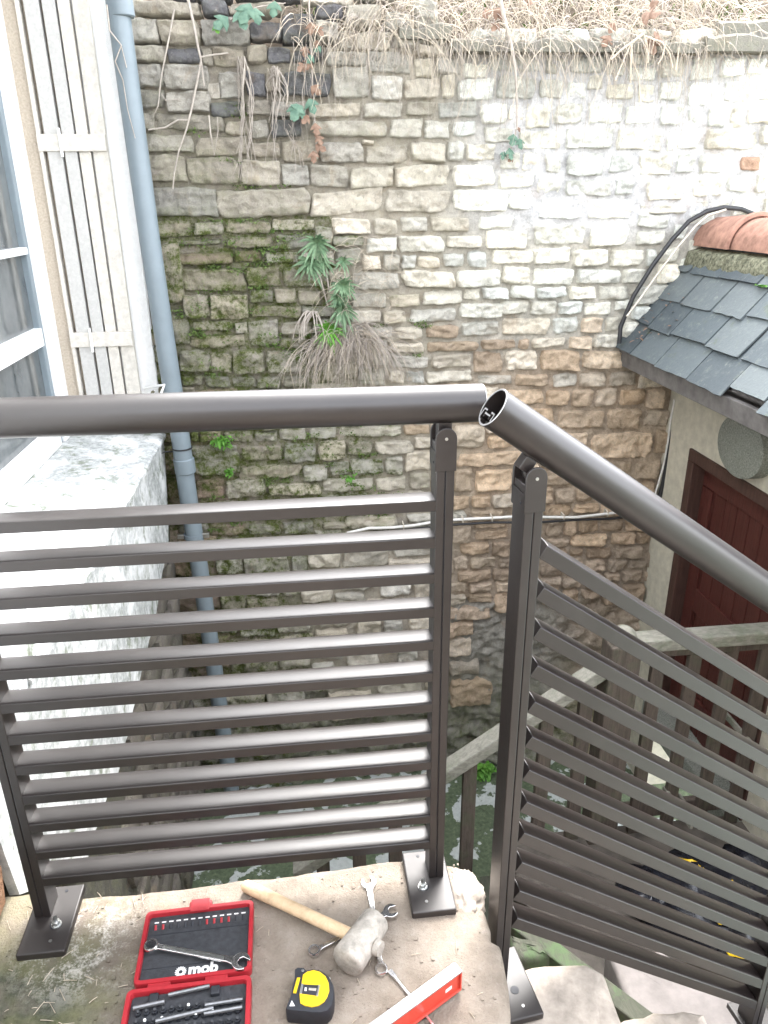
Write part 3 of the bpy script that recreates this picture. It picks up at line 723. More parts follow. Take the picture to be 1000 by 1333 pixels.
# masonry body behind the skin, seen where the skin has gone
mb = MB(); ny_, nz_ = 120, 60; T = []; MO = []
for j in range(nz_ + 1):
    for i in range(ny_ + 1):
        y_ = -1.2 + 4.62 * i / ny_; z_ = GZ - .03 + (SZ - .03 - GZ) * j / nz_
        mb.v.append((XH - .022 - .012 * fbm((0, y_, z_), 9, 4) - .01, y_, z_)); T.append((.13, .12, .11, 1)); MO.append(.4)
for j in range(nz_):
    for i in range(ny_): a = j * (ny_ + 1) + i; mb.f.append((a, a + 1, a + ny_ + 2, a + ny_ + 1))
mb.attr = {'tint': T, 'moss': MO}; mb.build('masonry', M['stone'], hs_, smooth=180)
rg2 = random.Random(5); z_ = GZ + .02
while z_ < SZ - .16:                             # exposed stones of the house wall
    h_ = rg2.uniform(.13, .2); y_ = 1.9 + rg2.uniform(0, .2)
    while y_ < 3.34:
        w_ = rg2.uniform(.18, .34); ym = y_ + w_ / 2
        lim = np.interp(z_ + h_ / 2, [-1.0, -.26, .06, .33], [1.6, 2.3, 2.86, 3.3])
        if ym > lim - .05 and y_ + w_ < 3.40:
            m1 = MB(); rr = []
            for k in range(10):
                an = 2 * math.pi * k / 10; ca, sa = math.cos(an), math.sin(an); f = 1 / max(abs(ca), abs(sa)) ** .75
                rr.append((ym + ca * f * (w_ / 2 - .008) * rg2.uniform(.9, 1.0), z_ + h_ / 2 + sa * f * (h_ / 2 - .008) * rg2.uniform(.9, 1.0)))
            m1.loft([[Vector((XH - .05, a, b)) for a, b in rr], [Vector((XH - .016, a, b)) for a, b in rr], [Vector((XH - .006, a + (ym - a) * .15, b + (z_ + h_ / 2 - b) * .2)) for a, b in rr]])
            g_ = rg2.uniform(.7, 1.2); m1.attr = {'tint': [(.20 * g_, .175 * g_, .16 * g_, 1)] * len(m1.v), 'moss': [.3] * len(m1.v)}
            m1.build('stone', M['stone'], hs_, smooth=40)
        y_ += w_ + .01
    z_ += h_ + .01
# brown stone by the left foot of the railing
m1 = MB(); rr = [(1.02, .01), (1.17, .012), (1.19, .09), (1.15, .15), (1.03, .14)]
m1.loft([[Vector((XH - .03, a, b)) for a, b in rr], [Vector((XH - .004, a, b)) for a, b in rr]]); m1.attr = {'tint': [(.3, .17, .1, 1)] * len(m1.v), 'moss': [0] * len(m1.v)}
m1.build('stone', M['stone'], hs_, bevel=.006)
# sill, recess, piers, lintel
MB().box((XI - .05, YN - .1, SZ - .14), (XH - .021, YR + .015, SZ - .02)).build('sill_bed', M['plaster'], hs_)
n_ = 40; mb = MB(); rings = []
for i in range(n_ + 1):
    y_ = YN - .08 + (YR + .018 - YN + .08) * i / n_; e = .006 * fbm((y_, 0, 0), 12, 4)
    rings.append([Vector((XI - .02, y_, SZ - .019)), Vector((XI - .02, y_, SZ + .03)), Vector((XI + .12, y_, SZ + .018 + e)), Vector((XH - .015, y_, SZ + .004 + e)), Vector((XH + .008 + e, y_, SZ - .006)), Vector((XH + .008 + e, y_, SZ - .019))])
mb.loft(rings); mb.build('window_sill', M['plaster'], hs_, smooth=50)
hwall((XI - .3, YR, SZ + .0), (XH, YW + .3, 4.2)); hwall((XI - .3, -1.2, SZ + .002), (XH - .001, YN, 4.2)); hwall((XI - .3, YN + .001, ZL), (XH - .002, YR - .001, 4.2))
hwall((XI - .3, -1.2, GZ), (XH - .06, YR, SZ - .021), 'wall_core'); hwall((XI - .35, YN, SZ + .002), (XI - .22, YR - .001, ZL - .001), 'back_lining', 'white')
def hp(u, v): q = px(u, v, 0, XI); return q.y, q.z
# unseen wall added behind the landing to shade the fronts of the slats
MB().box((-2.6, -1.3, GZ), (2.2, -.95, 1.6)).build('unseen_shade_wall', M['shade_wall'], hs_)
# casement: outer frame, blue-grey leaf edge, panes and bars
wf = MB(); yr_, _ = hp(100, 500); ye = hp(70, 515)[0]; zt_ = hp(45, 447)[1]
wf.box((XI - .06, ye + .005, SZ + .03), (XI + .015, YR - .002, ZL))
win = wf.build('window', M['white'], hs_, bevel=.004)
yl = hp(-60, 300)[0] - .25
MB().box((XI - .045, ye - .035, SZ + .032), (XI + .004, ye + .004, ZL)).build('leaf_edge', M['pipe'], win, bevel=.003)
bars = [(hp(50, 440)[1], .035), (hp(24, 328)[1], .013), (1.75, .03), (SZ + .075, .045)]
for zc, hh in bars: MB().box((XI - .046, yl, zc - hh), (XI + .012, ye - .0355, zc + hh)).build('glazing_bar', M['white'], win, bevel=.004)
MB().box((XI - .046, yl - .09, SZ + .031), (XI + .006, yl, ZL)).build('frame', M['white'], win, bevel=.004)
for i, (za, zb_) in enumerate(((SZ + .12, bars[0][0] - .035), (bars[0][0] + .035, bars[1][0] - .013), (bars[1][0] + .013, 1.72), (1.78, ZL))):
    MB().box((XI - .024, yl, za), (XI - .018, ye - .036, zb_)).build('pane', M['glass'], win)
# folded shutter leaves standing in the far reveal, rough render strips between them
def rp(u, v): q = px(u, v, 1, YR); return q.x, q.z
def strip(name, us, mat, y0, y1, z0, z1, parent=hs_, bev=.002):
    """a vertical board standing in the reveal, given by pixel columns at v=250"""
    xa, xb = rp(us[0], 250)[0], rp(us[1], 250)[0]
    return MB().box((xa, y0, z0), (xb, y1, z1)).build(name, M[mat], parent, bevel=bev)
z0_ = SZ + .02
strip('render_strip', (45, 64), 'beige', YR - .03, YR - .001, z0_, ZL)
strip('render_strip', (64, 100), 'beige', YR - .006, YR - .0012, z0_, ZL)
sh = thing('folding_shutter', 'white folding shutter boards stood in the window reveal', 'shutter', (rp(100, 250)[0], YR - .03, SZ + .02))
gaps = [(64, 69), (74, 92), (95.5, 111), (113.5, 128), (131, 150)]
zA, zB = rp(80, 187)[1], rp(120, 440)[1]
for i, (a, b) in enumerate(gaps):
    strip('board', (a, b), 'greyboard' if i in (1, 2) else 'creamboard', YR - .046 + .003 * i, YR - .008, z0_, ZL - .01 * i, sh)
for zc in (zA, zB, z0_ + .06):
    xa, xb = rp(64, 250)[0], rp(150, 250)[0]
    MB().box((xa, YR - .052, zc - .03), (xb, YR - .030, zc + .03)).build('batten', M['creamboard'], sh, bevel=.003)
for zc in (zA, zB):
    MB().tube([(rp(93.5, 250)[0], YR - .055, zc - .05), (rp(93.5, 250)[0], YR - .055, zc + .05)], .006, 8).build('hinge', M['white'], sh, smooth=40)
a = px(188, 505, 1, YR - .02); b = px(214, 501, 1, YR - .12); c = px(209, 514, 1, YR - .13)
tag(MB().tube([a, b, c], .005, 8).build('shutter_hook', M['white'], smooth=60, org=tuple(a)), 'small white metal hook sticking out by the drainpipe', 'hook')

# ------------------------------------------------------------------ downpipe
YP = YW - .10
cen = [px(u, v, 1, YP) for u, v in ((147, -40), (155, 20), (195, 312), (219, 470), (236.5, 579), (246, 652), (260, 740), (280, 876), (293, 970), (303, 1040))]
dp = thing('downpipe', 'grey blue plastic downpipe running down beside the white house', 'downpipe', (cen[-1].x, YP, GZ))
MB().tube(cen[:5] + [px(239, 600, 1, YP)], .041, 28).build('pipe', M['pipe'], dp, smooth=40)
MB().tube([px(239, 603, 1, YP), px(246, 652, 1, YP), px(260, 740, 1, YP), px(280, 876, 1, YP), px(293, 970, 1, YP), px(303, 1040, 1, YP), Vector((px(306, 1060, 1, YP).x, YP, GZ))], .0405, 28).build('pipe', M['pipe'], dp, smooth=40)
for u, v, h_ in ((156, 2, .05), (240.5, 606, .035)):
    c_ = px(u, v, 1, YP); t_ = (cen[4] - cen[2]).normalized(); MB().tube([c_ - t_ * h_, c_ - t_ * (h_ - .004), c_ + t_ * (h_ - .004), c_ + t_ * h_], [.042, .0465, .0465, .042], 28).build('socket', M['pipe'], dp, smooth=40)
for u, v, mt in ((237.5, 583, 'cable'), (252, 697, 'pipe')):
    c_ = px(u, v, 1, YP); t_ = Vector((0, 0, 1)); h_ = .003 if mt == 'cable' else .011
    rg_ = MB().tube([c_ - t_ * h_, c_ + t_ * h_], .0445, 28); rg_.build('strap', M[mt], dp, smooth=40)
    if mt == 'pipe':
        for s_ in (-1, 1): MB().box((c_.x + s_ * .042, c_.y - .012, c_.z - .011), (c_.x + s_ * .072, c_.y + .012, c_.z + .011)).build('clamp_ear', M['zinc'], dp, bevel=.002)
mb = MB(); mb.tube([px(200, 612, 1, YP - .02), px(206, 592, 1, YP - .02), px(216, 588, 1, YP - .01), px(226, 588, 1, YP), px(232, 600, 1, YP + .03)], .003, 6)
tag(mb.build('cable_loop', M['cable'], smooth=60, org=tuple(px(216, 590, 1, YP))), 'short black cable loop beside the downpipe strap', 'cable')

# ------------------------------------------------------------------ shed
sd = thing('shed', 'small cream rendered shed with slate roof and dark red door', 'shed', (XS, 2.6, PZ))
EZ = px(808, 452, 1, YW).z; EX = px(808, 452, 1, YW).x                 # eave corner at the rubble wall
RX, RZ = px(915, 300, 1, YW).x + .02, px(915, 318, 1, YW).z            # ridge
SY0 = 1.2
dy0, dz1 = px(900.5, 583, 0, XS).y, px(900.5, 583, 0, XS).z            # door head corner
dy1 = dy0 - .86
for a, b in (((XS, dy0, GZ), (XS + .15, YW + .2, RZ - .25)), ((XS, SY0, GZ), (XS + .15, dy1, RZ - .25)), ((XS, dy1 - .001, dz1), (XS + .15, dy0 + .001, RZ - .25))):
    MB().box(a, b).build('wall', M['cream'], sd)
MB().box((XS + .15, SY0, GZ), (XS + .9, SY0 + .1, RZ - .05)).build('wall', M['cream'], sd)
# door frame and boards
MB().box((XS - .012, dy0 - .055, PZ), (XS + .10, dy0 - .0005, dz1 - .055)).build('door_frame', M['frame'], sd, bevel=.004)
MB().box((XS - .012, dy1, dz1 - .055), (XS + .10, dy0 - .0005, dz1 + .0)).build('door_frame', M['frame'], sd, bevel=.004)
MB().box((XS - .012, dy1 + .0005, PZ), (XS + .10, dy1 + .055, dz1 - .0551)).build('door_frame', M['frame'], sd, bevel=.004)
dr = MB().box((XS + .085, dy1 + .056, PZ + .012), (XS + .10, dy0 - .056, dz1 - .056)).build('door', M['dark'], sd)
ys = np.linspace(dy0 - .056, dy1 + .056, 9)
for i in range(8):
    MB().box((XS + .062, ys[i + 1] + .003, PZ + .015), (XS + .084, ys[i] - .003, dz1 - .06)).build('board', M['door'], dr, bevel=.003)
for za, zb_ in ((dz1 - .16, dz1 - .061), (PZ + .1, PZ + .22), (-.55, -.43)):
    MB().box((XS + .048, dy1 + .058, za), (XS + .0615, dy0 - .058, zb_)).build('rail', M['door'], dr, bevel=.003)
MB().box((XS + .047, dy0 - .145, PZ + .02), (XS + .0612, dy0 - .060, dz1 - .165)).build('stile', M['door'], dr, bevel=.003)
MB().box((XS - .06, dy1, PZ - .1), (XS + .15, dy0, PZ + .008)).build('threshold', M['cement'], sd, bevel=.006)
# round pebbly cement patch with its ledge (vent cover) high on the wall
yL, yR_ = px(951, 575, 0, XS).y, px(1012, 600, 0, XS).y; pc = Vector((XS, (yL + yR_) / 2, px(980, 580, 0, XS).z)); n_ = 40; ryy = (yL - yR_) / 2; rzz = .125
r_ = [Vector((XS - .06, pc.y + ryy * math.cos(2 * math.pi * k / n_), pc.z + rzz * math.sin(2 * math.pi * k / n_))) for k in range(n_)]
MB().loft([[q + Vector((.061, 0, 0)) for q in r_], r_, [Vector((XS - .066, pc.y + (q.y - pc.y) * .93, pc.z + (q.z - pc.z) * .93)) for q in r_]]).build('cement_disc', M['cement'], sd, smooth=40)
# roof: boarding, fascia, slates in lapped courses, ridge tiles on mossy mortar
sv = Vector((RX - EX, 0, RZ - EZ)); SLEN = sv.length; sv.normalize(); rn = Vector((-sv.z, 0, sv.x))
RM = Matrix(((0, sv.x, rn.x, EX), (-1, 0, 0, YW + .0), (0, sv.z, rn.z, EZ), (0, 0, 0, 1)))     # local x: toward the camera, y: up slope, z: out
roof = MB().box((-.02, .015, -.03), (YW - SY0 + .1, SLEN, -.008), RM).build('roof', M['soffit'], sd)
fz = [(EX - .002, EZ - .012), (EX + .02, EZ - .01), (EX + .035, EZ - .085), (EX + .008, EZ - .085)]
MB().loft([[Vector((a, y_, b)) for a, b in fz] for y_ in (YW + .01, SY0 - .1)]).build('fascia', M['soffit'], roof, bevel=.003)
MB().box((EX + .034, SY0 - .09, EZ - .088), (XS + .001, YW, EZ - .070)).build('soffit', M['soffit'], roof)
rg3 = random.Random(21); rows = 4; expo = SLEN / rows
for r in range(rows):
    xq = -.04 - (.09 if r % 2 else 0.02)
    while xq < YW - SY0 + .1:
        w_ = rg3.uniform(.20, .29); y0_ = r * expo - .016 + rg3.uniform(-.006, .006) + (rg3.uniform(0, .035) if rg3.random() < .18 else 0)
        y1_ = min(y0_ + expo * 1.75, SLEN + .02); lift = rg3.uniform(.009, .014); rot = rg3.uniform(-.02, .02)
        n0 = []; k0 = 7
        for k in range(k0 + 1):
            t_ = k / k0; n0.append((xq + .002 + (w_ - .004) * t_, y0_ + rot * w_ * (t_ - .5) + .004 * fbm((xq + t_ * w_, r, 0), 26, 3)))
        cut = rg3.random()
        if cut < .25: n0[-1] = (n0[-1][0] - .012, n0[-1][1] + .004); n0[-2] = (n0[-2][0], n0[-2][1] + .002)
        pl_ = n0 + [(xq + w_ - .002, y1_), (xq + .002, y1_)]
        def zz(q): f = (q[1] - y0_) / (y1_ - y0_); return lift + .002 - f * (lift + .006)
        mb = MB(); mb.loft([[RM @ Vector((q[0], q[1], zz(q))) for q in pl_], [RM @ Vector((q[0], q[1], zz(q) + .0065)) for q in pl_]])
        mb.build('slate', M['slate'], roof)
        xq += w_ + rg3.uniform(.002, .006)
rt = Vector((RX + .06, 0, RZ + .045)); yq = YW - .0
k = 0
while yq > SY0 - .1:
    L_ = .34; n_ = 18; rings = []
    for t_, rr in ((0, .135), (.04, .138), (.05, .128), (1, .112)):
        rings.append([Vector((rt.x + rr * math.cos(math.pi * (q / n_)), yq - L_ + L_ * t_ + .03, rt.z - .05 + rr * 1.05 * math.sin(math.pi * (q / n_)))) for q in range(n_ + 1)] + [Vector((rt.x + (rr - .014) * math.cos(math.pi * (q / n_)), yq - L_ + L_ * t_ + .03, rt.z - .05 + (rr - .014) * 1.05 * math.sin(math.pi * (q / n_)))) for q in range(n_, -1, -1)])
    MB().loft(rings).build('ridge_tile', M['terra'], roof, smooth=40); yq -= L_ - .03; k += 1
mb = MB(); rings = []
for i in range(90):
    y_ = YW + .0 - i * .025; e = .02 * fbm((y_, 2, 0), 16, 4); c_ = Vector((RX - .075, y_, RZ - .085)) + sv * 0
    rings.append([c_ + Vector((-.012 - e * .8, 0, -.012 - e * .8)), c_ + Vector((-.010 - e, 0, .012 + e * .5)), c_ + Vector((.0, 0, .055 + e)), c_ + Vector((.05, 0, .07)), c_ + Vector((.06, 0, -.02))])
mb.loft(rings); mb.build('ridge_mortar', M['mortarcap'], roof, smooth=60)
def pxs(L, y0, y1): n = len(L); return [px(u, v, 1, y0 + (y1 - y0) * i / (n - 1)) for i, (u, v) in enumerate(L)]
cb = [(806, 447), (808, 425), (825, 385), (850, 345), (875, 312), (897, 288), (920, 275), (942, 270), (965, 272), (990, 282), (1012, 296)]
tag(MB().tube(pxs(cb, YW - .06, YW - .02), .010, 10).build('roof_cable', M['cable'], smooth=60, org=tuple(px(820, 420, 1, YW - .03))), 'thick black cable arching over the slate verge to the ridge', 'cable')
cb = [(816, 412), (834, 388), (856, 357), (880, 325), (905, 295), (922, 280), (945, 273)]
tag(MB().tube(pxs(cb, YW - .10, YW - .07), .0048, 8).build('roof_cable', M['ccable'], smooth=60, org=tuple(px(830, 400, 1, YW - .06))), 'thin cream cable running beside the black one over the slate verge', 'cable')
cb = [(885, 488), (884, 515), (879, 545), (873, 578), (868, 605), (863, 630), (858, 650)]
tag(MB().tube(pxs(cb, YW - .035, YW - .03), .011, 10).build('corner_cable', M['cable'], smooth=60, org=tuple(px(875, 560, 1, YW))), 'black cable dropping down the corner between shed and rubble wall', 'cable')
cb = [(878, 520), (873, 548), (869, 580), (864, 606), (857, 630), (852, 646)]
tag(MB().tube(pxs(cb, YW - .03, YW - .025), .005, 8).build('corner_cable', M['wcable'], smooth=60, org=tuple(px(865, 580, 1, YW))), 'thin pale cable beside the black one in the shed corner', 'cable')
# cables clipped along the rubble wall
cb = [(452, 694), (480, 689), (510, 686), (540, 683), (570, 680), (600, 676), (640, 673), (680, 673), (710, 674), (750, 672), (790, 669), (822, 666), (846, 660)]
wc = thing('wall_cable', 'white cable clipped along the rubble wall', 'cable', tuple(px(640, 673, 1, YW - .05)))
MB().tube([q + Vector((0, 0, .006 * math.sin(i * 1.9))) for i, q in enumerate(pxs(cb, YW - .045, YW - .045))], .0075, 8).build('cable', M['wcable'], wc, smooth=60)
for u, v in ((525, 684), (573, 679), (602, 676), (640, 674), (700, 674), (733, 672), (790, 668)):
    c_ = px(u, v, 1, YW - .035); MB().box((c_.x - .003, c_.y - .018, c_.z - .012), (c_.x + .003, c_.y + .03, c_.z + .012)).build('clip', M['ccable'], wc)
cb = [(455, 703), (500, 692), (545, 688), (590, 683), (640, 680), (700, 680), (745, 677), (800, 675), (846, 668)]
tag(MB().tube(pxs(cb, YW - .04, YW - .04), .0065, 8).build('wall_cable', M['cable'], smooth=60, org=tuple(px(640, 680, 1, YW))), 'black cable strung just below the white one on the rubble wall', 'cable')

# ------------------------------------------------------------------ wooden balustrade of the lower flight
wb = thing('wooden_balustrade', 'weathered grey wooden balustrade with sloping and level top rails', 'balustrade', (px(805, 900, 1, YB).x, YB, PZ))
s0, s1 = px(581, 1004, 1, YB), px(778, 874, 1, YB)
dv = (s1 - s0).normalized(); s0e = s0 - dv * .75
def beam(name, a, b, w_, h_, mat, parent, bev=.006):
    a, b = Vector(a), Vector(b); return MB().box((0, -w_ / 2, -h_ / 2), ((b - a).length, w_ / 2, h_ / 2), frame(a, b - a)).build(name, M[mat], parent, bevel=bev)
beam('top_rail', s0e, s1 + dv * .03, .075, .05, 'greywood', wb)
nx_ = px(808, 860, 1, YB)
l0 = px(842, 838, 1, YB - .02); zl = l0.z
beam('top_rail', (nx_.x + .02, YB - .005, zl), (XS - .001, YB - .005, zl), .08, .05, 'greywood', wb)
MB().box((nx_.x - .062, YB - .05, PZ - .2), (nx_.x + .058, YB + .05, px(808, 834, 1, YB).z)).build('newel_post', M['darkwood'], wb, bevel=.008)
c_ = px(811, 820, 1, YB); MB().loft([[Vector((nx_.x - .002 + r_ * math.cos(2 * math.pi * k / 20), YB + r_ * math.sin(2 * math.pi * k / 20), c_.z - .055 + z_)) for k in range(20)] for r_, z_ in ((.03, 0), (.045, .012), (.05, .03), (.042, .05), (.024, .064), (.006, .07))]).build('newel_cap', M['greywood'], wb, smooth=60)
beam('under_rail', Vector((nx_.x + .05, YB, zl - .05)), Vector((XS - .001, YB, zl - .05)), .03, .04, 'darkwood', wb)
bx = nx_.x + .15; kk = 0
rg4 = random.Random(4)
while bx < XS - .03:
    MB().box((bx - .026, YB - .012, PZ - .06), (bx + .026, YB + .012, zl - .026)).build('baluster', M['darkwood'], wb, bevel=.003); bx += .145
x_ = nx_.x - .12
while x_ > s0e.x + .05:
    zt = s0.z + (x_ - s0.x) * dv.z / dv.x
    MB().box((x_ - .027, YB - .014, max(GZ, zt - 1.02)), (x_ + .027, YB + .014, zt - .03)).build('baluster', M['darkwood'], wb, bevel=.003); x_ -= .148
beam('bottom_rail', (nx_.x + .05, YB + .02, PZ + .1), (XS - .001, YB + .02, PZ + .1), .03, .07, 'darkwood', wb)
beam('stringer', s0e + Vector((0, .03, -.95)), s1 + Vector((0, .03, -.95)), .04, .2, 'darkwood', wb)
# lower flight of dark treads between the landing and the balustrade
for k in range(3):
    x1_ = px(760, 1150, 2, PZ).x - .25 - .24 * k; z_ = PZ - (PZ - GZ) * (k + 1) / 4
    tag(MB().box((x1_ - .26, 1.45, z_ - .04), (x1_ + .02, YB - .02, z_)).build('wooden_tread', M['mossywood'], bevel=.006), 'mossy wooden tread of the lower flight, %s step below the platform' % ('first', 'second', 'third')[k], 'step')
# slanting broken lath behind the level rail
for i, (u0, v0, u1, v1, yy, lab) in enumerate(((943, 928, 972, 962, YB + .09, 'loose pale lath leaning against the shed door'), (864, 1026, 880, 1048, YB + .02, 'broken grey stick leaning behind the balustrade boards'), (884, 1036, 896, 1054, YB + .01, 'short pale splinter leaning near the broken grey stick'))):
    a, b = px(u0, v0, 1, yy), px(u1, v1, 1, yy - .1)
    tag(MB().box((0, -.006, -.013), ((b - a).length + .12, .006, .013), frame(a, b - a)).build('wooden_lath', M['greywood'], bevel=.002, org=tuple(b)), lab, 'lath')
# rubbish on the platform
def lump(center, rx, ry, rz, seed, sub=4, amp=.35):
    bm = bmesh.new(); bmesh.ops.create_icosphere(bm, subdivisions=sub, radius=1); mb = MB()
    for v in bm.verts:
        n = v.co.normalized(); f = 1 + amp * fbm((n.x, n.y, n.z), 1.6, 3, seed) + .16 * abs(fbm((n.x, n.y, n.z), 5, 3, seed + 3)) - .2 * abs(fbm((n.x, n.y, n.z * .6), 3.2, 3, seed + 8))
        q = Vector((n.x * rx * f, n.y * ry * f, max(-.55, n.z * f) * rz)); mb.v.append(tuple(Vector(center) + q))
    mb.f = [tuple(v.index for v in f.verts) for f in bm.faces]; bm.free(); return mb
c_ = px(607, 1158, 2, 0); mb = lump((c_.x, c_.y, -.014), .037, .054, .031, 2.5, 4, .12)
tag(mb.build('corner_block', M['step'], smooth=180, org=(c_.x, c_.y, -.03)), 'broken pale stone lump at the landing corner beside a foot plate', 'stone block')
for u, v, rx, ry, rz, sdv, lab in ((915, 1178, .20, .20, .13, 1, 'larger shiny black rubbish bag slumped on the stair platform'), (975, 1165, .17, .16, .12, 6, 'black rubbish bag lying against the shed foot'), (860, 1170, .12, .13, .08, 12, 'small black plastic bag at the platform edge')):
    c_ = px(u, v, 2, PZ + .05); tag(lump((c_.x, c_.y, PZ + rz * .55), rx, ry, rz, sdv).build('rubbish_bag', M['bag'], smooth=180, org=(c_.x, c_.y, PZ)), lab, 'rubbish bag')
for u, v, w_, h_, lab in ((901, 1128, .05, .03, 'crumpled yellow wrapper tucked beside the black bags'), (930, 1150, .09, .03, 'long yellow packet lying across the black bag'), (948, 1196, .05, .025, 'small yellow scrap low on the black bag'), (968, 1236, .07, .03, 'yellow spotted wrapper at the foot of the black bags')):
    c_ = px(u, v, 2, PZ + .19); mb = MB(); g = 6
    for j in range(g + 1):
        for i in range(g + 1):
            x_, y_ = (i / g - .5) * w_ * 1.6, (j / g - .5) * h_ * 2.2; mb.v.append((c_.x + x_, c_.y + y_ - x_ * .4, c_.z + .012 * fbm((x_, y_, u), 30, 3)))
    for j in range(g):
        for i in range(g): a = j * (g + 1) + i; mb.f.append((a, a + 1, a + g + 2, a + g + 1))
    o = mb.build('yellow_wrapper', M['yellow'], org=tuple(c_)); o.modifiers.new('s', 'SOLIDIFY').thickness = .004; tag(o, lab, 'wrapper')

# ------------------------------------------------------------------ tools
def text_mesh(body, size, Mx, mat, name, parent, bold=.0):
    cu = bpy.data.curves.new(name, 'FONT'); cu.body = body; cu.size = size; cu.extrude = .0003; cu.align_x = 'CENTER'; cu.align_y = 'CENTER'; cu.offset = bold
    ob = bpy.data.objects.new(name, cu); C.objects.link(ob); bpy.context.view_layer.update()
    me = bpy.data.meshes.new_from_object(ob.evaluated_get(bpy.context.evaluated_depsgraph_get())); bpy.data.objects.remove(ob)
    mb = MB(); mb.v = [tuple(Mx @ v.co) for v in me.vertices]; mb.f = [tuple(p_.vertices) for p_ in me.polygons]; return mb.build(name, mat, parent, fix=False)
def rrect(x0, y0, x1, y1, r, n=5):
    P = []
    for cx, cy, a0 in ((x1 - r, y1 - r, 0), (x0 + r, y1 - r, 90), (x0 + r, y0 + r, 180), (x1 - r, y0 + r, 270)):
        for k in range(n + 1): a = R(a0 + 90 * k / n); P.append((cx + r * math.cos(a), cy + r * math.sin(a)))
    return P
def tray(name, parent, Mx, poly_o, poly_i, z0, zf, z1, mat):
    mb = MB(); f = lambda P, z: [Mx @ Vector((a, b, z)) for a, b in P]
    sh_ = lambda P, d: [(a * (1 - d), b * (1 - d)) for a, b in P]
    mb.loft([f(poly_o, z0), f(poly_o, z1 - .002), f([(a * .992, b * .992) for a, b in poly_o], z1), f([(a * 1.008, b * 1.008) for a, b in poly_i], z1), f(poly_i, z1 - .002), f(poly_i, zf)])
    return mb.build(name, mat, parent, smooth=40)
TL, TR_, BL, BR = (px(u, v, 2, .016) for u, v in ((186, 1190), (329, 1170), (178, 1281), (329, 1266)))
ex = ((TR_ - TL) + (BR - BL)); ex.z = 0; ex.normalize(); ey = Vector((-ex.y, ex.x, 0))
cl = (TL + TR_ + BL + BR) / 4; W = .5 * ((TR_ - TL).length + (BR - BL).length); H = .5 * ((TL - BL).length + (TR_ - BR).length)
case = thing('bit_set_case', 'open red plastic bit set case with black foam trays', 'tool case', (cl.x, cl.y, 0))
LM = frame((cl.x, cl.y, 0), ex); hw, hh = W / 2, H / 2
po = rrect(-hw, -hh, hw, hh, .010); pi_ = rrect(-hw + .008, -hh + .008, hw - .008, hh - .008, .006)
lid = tray('lid', case, LM, po, pi_, .001, .005, .018, M['redp'])
MB().prism(rrect(-hw + .0082, -hh + .0082, hw - .0082, hh - .0082, .006), .005, .0085, LM).build('foam_insert', M['blackp'], lid)
MB().box((-.022, hh - .002, .003), (.022, hh + .012, .0185), LM).build('latch', M['redp'], lid, bevel=.003)
MB().box((-.018, hh - .014, .0186), (.018, hh + .013, .0215), LM).build('latch_tab', M['redp'], lid, bevel=.001)
xs_ = np.linspace(-hw + .022, hw - .020, 13)
for x_ in xs_:
    MB().box((x_ - .004, hh - .022, .0086), (x_ + .004, hh - .0195, .0090), LM).build('size_mark', M['print'], lid)
    MB().tube([LM @ Vector((x_, hh - .037, .0085)), LM @ Vector((x_, hh - .029, .0125))], .0024, 6).build('bit', M['redp'] if int(x_ * 1e4) % 3 == 0 else M['rubber'], lid)
MB().box((-hw + .010, hh - .0485, .0086), (hw - .010, hh - .047, .0092), LM).build('foam_groove', M['rubber'], lid)
MB().box((-hw + .010, -hh + .034, .0086), (hw - .010, -hh + .0355, .0092), LM).build('foam_groove', M['rubber'], lid)
# printed emblem: toothed wheel and lettering
gM = LM @ Matrix.Translation((-.024, -hh + .0215, .0088)); n_ = 16; pts = []; inn = []
for k in range(n_ * 4):
    a = 2 * math.pi * k / (n_ * 4); r_ = .0105 if (k % 4) in (0, 1) else .0082; pts.append((r_ * math.cos(a), r_ * math.sin(a))); inn.append((.0036 * math.cos(a), .0036 * math.sin(a)))
mb = MB(); f = lambda P, z: [gM @ Vector((a, b, z)) for a, b in P]; mb.loft([f(inn, 0), f(pts, 0), f(pts, .0004), f(inn, .0004), f(inn, 0)], cap=False); mb.build('emblem', M['print'], lid)
text_mesh('mob', .029, LM @ Matrix.Translation((.016, -hh + .0225, .0089)), M['print'], 'lettering', lid, .0013)
MB().box((-.013, -hh + .0110, .0088), (.044, -hh + .0128, .0092), LM).build('underline', M['print'], lid)
bc = cl - ey * (H + .010) - ex * .003; BM = frame((bc.x, bc.y, 0), ex); 
base = tray('base', case, BM, [(a * 1.04, b) for a, b in po], [(a * 1.035, b) for a, b in pi_], .001, .006, .022, M['redp'])
MB().prism([(a * 1.03, b) for a, b in rrect(-hw + .0082, -hh + .0082, hw - .0082, hh - .0082, .006)], .006, .011, BM).build('foam_insert', M['blackp'], base)
for x_ in (-.055, .045): MB().box((x_ - .02, hh - .001, .002), (x_ + .02, hh + .0115, .0165), BM).build('hinge', M['redp'], base, bevel=.002)
for r in range(4):
    for x_ in np.linspace(-hw + .020, hw - .018, 13):
        b_ = MB().tube([BM @ Vector((x_, hh - .040 - .017 * r, .011)), BM @ Vector((x_, hh - .040 - .017 * r, .0165))], .0056, 6).build('bit_socket', M['rubber'], base, smooth=40)
        MB().tube([BM @ Vector((x_, hh - .040 - .017 * r, .0165)), BM @ Vector((x_ + .001, hh - .041 - .017 * r, .0215))], .0027, 6).build('bit', M['zinc'] if (r + int(x_ * 997)) % 4 == 0 else M['blackp'], b_)
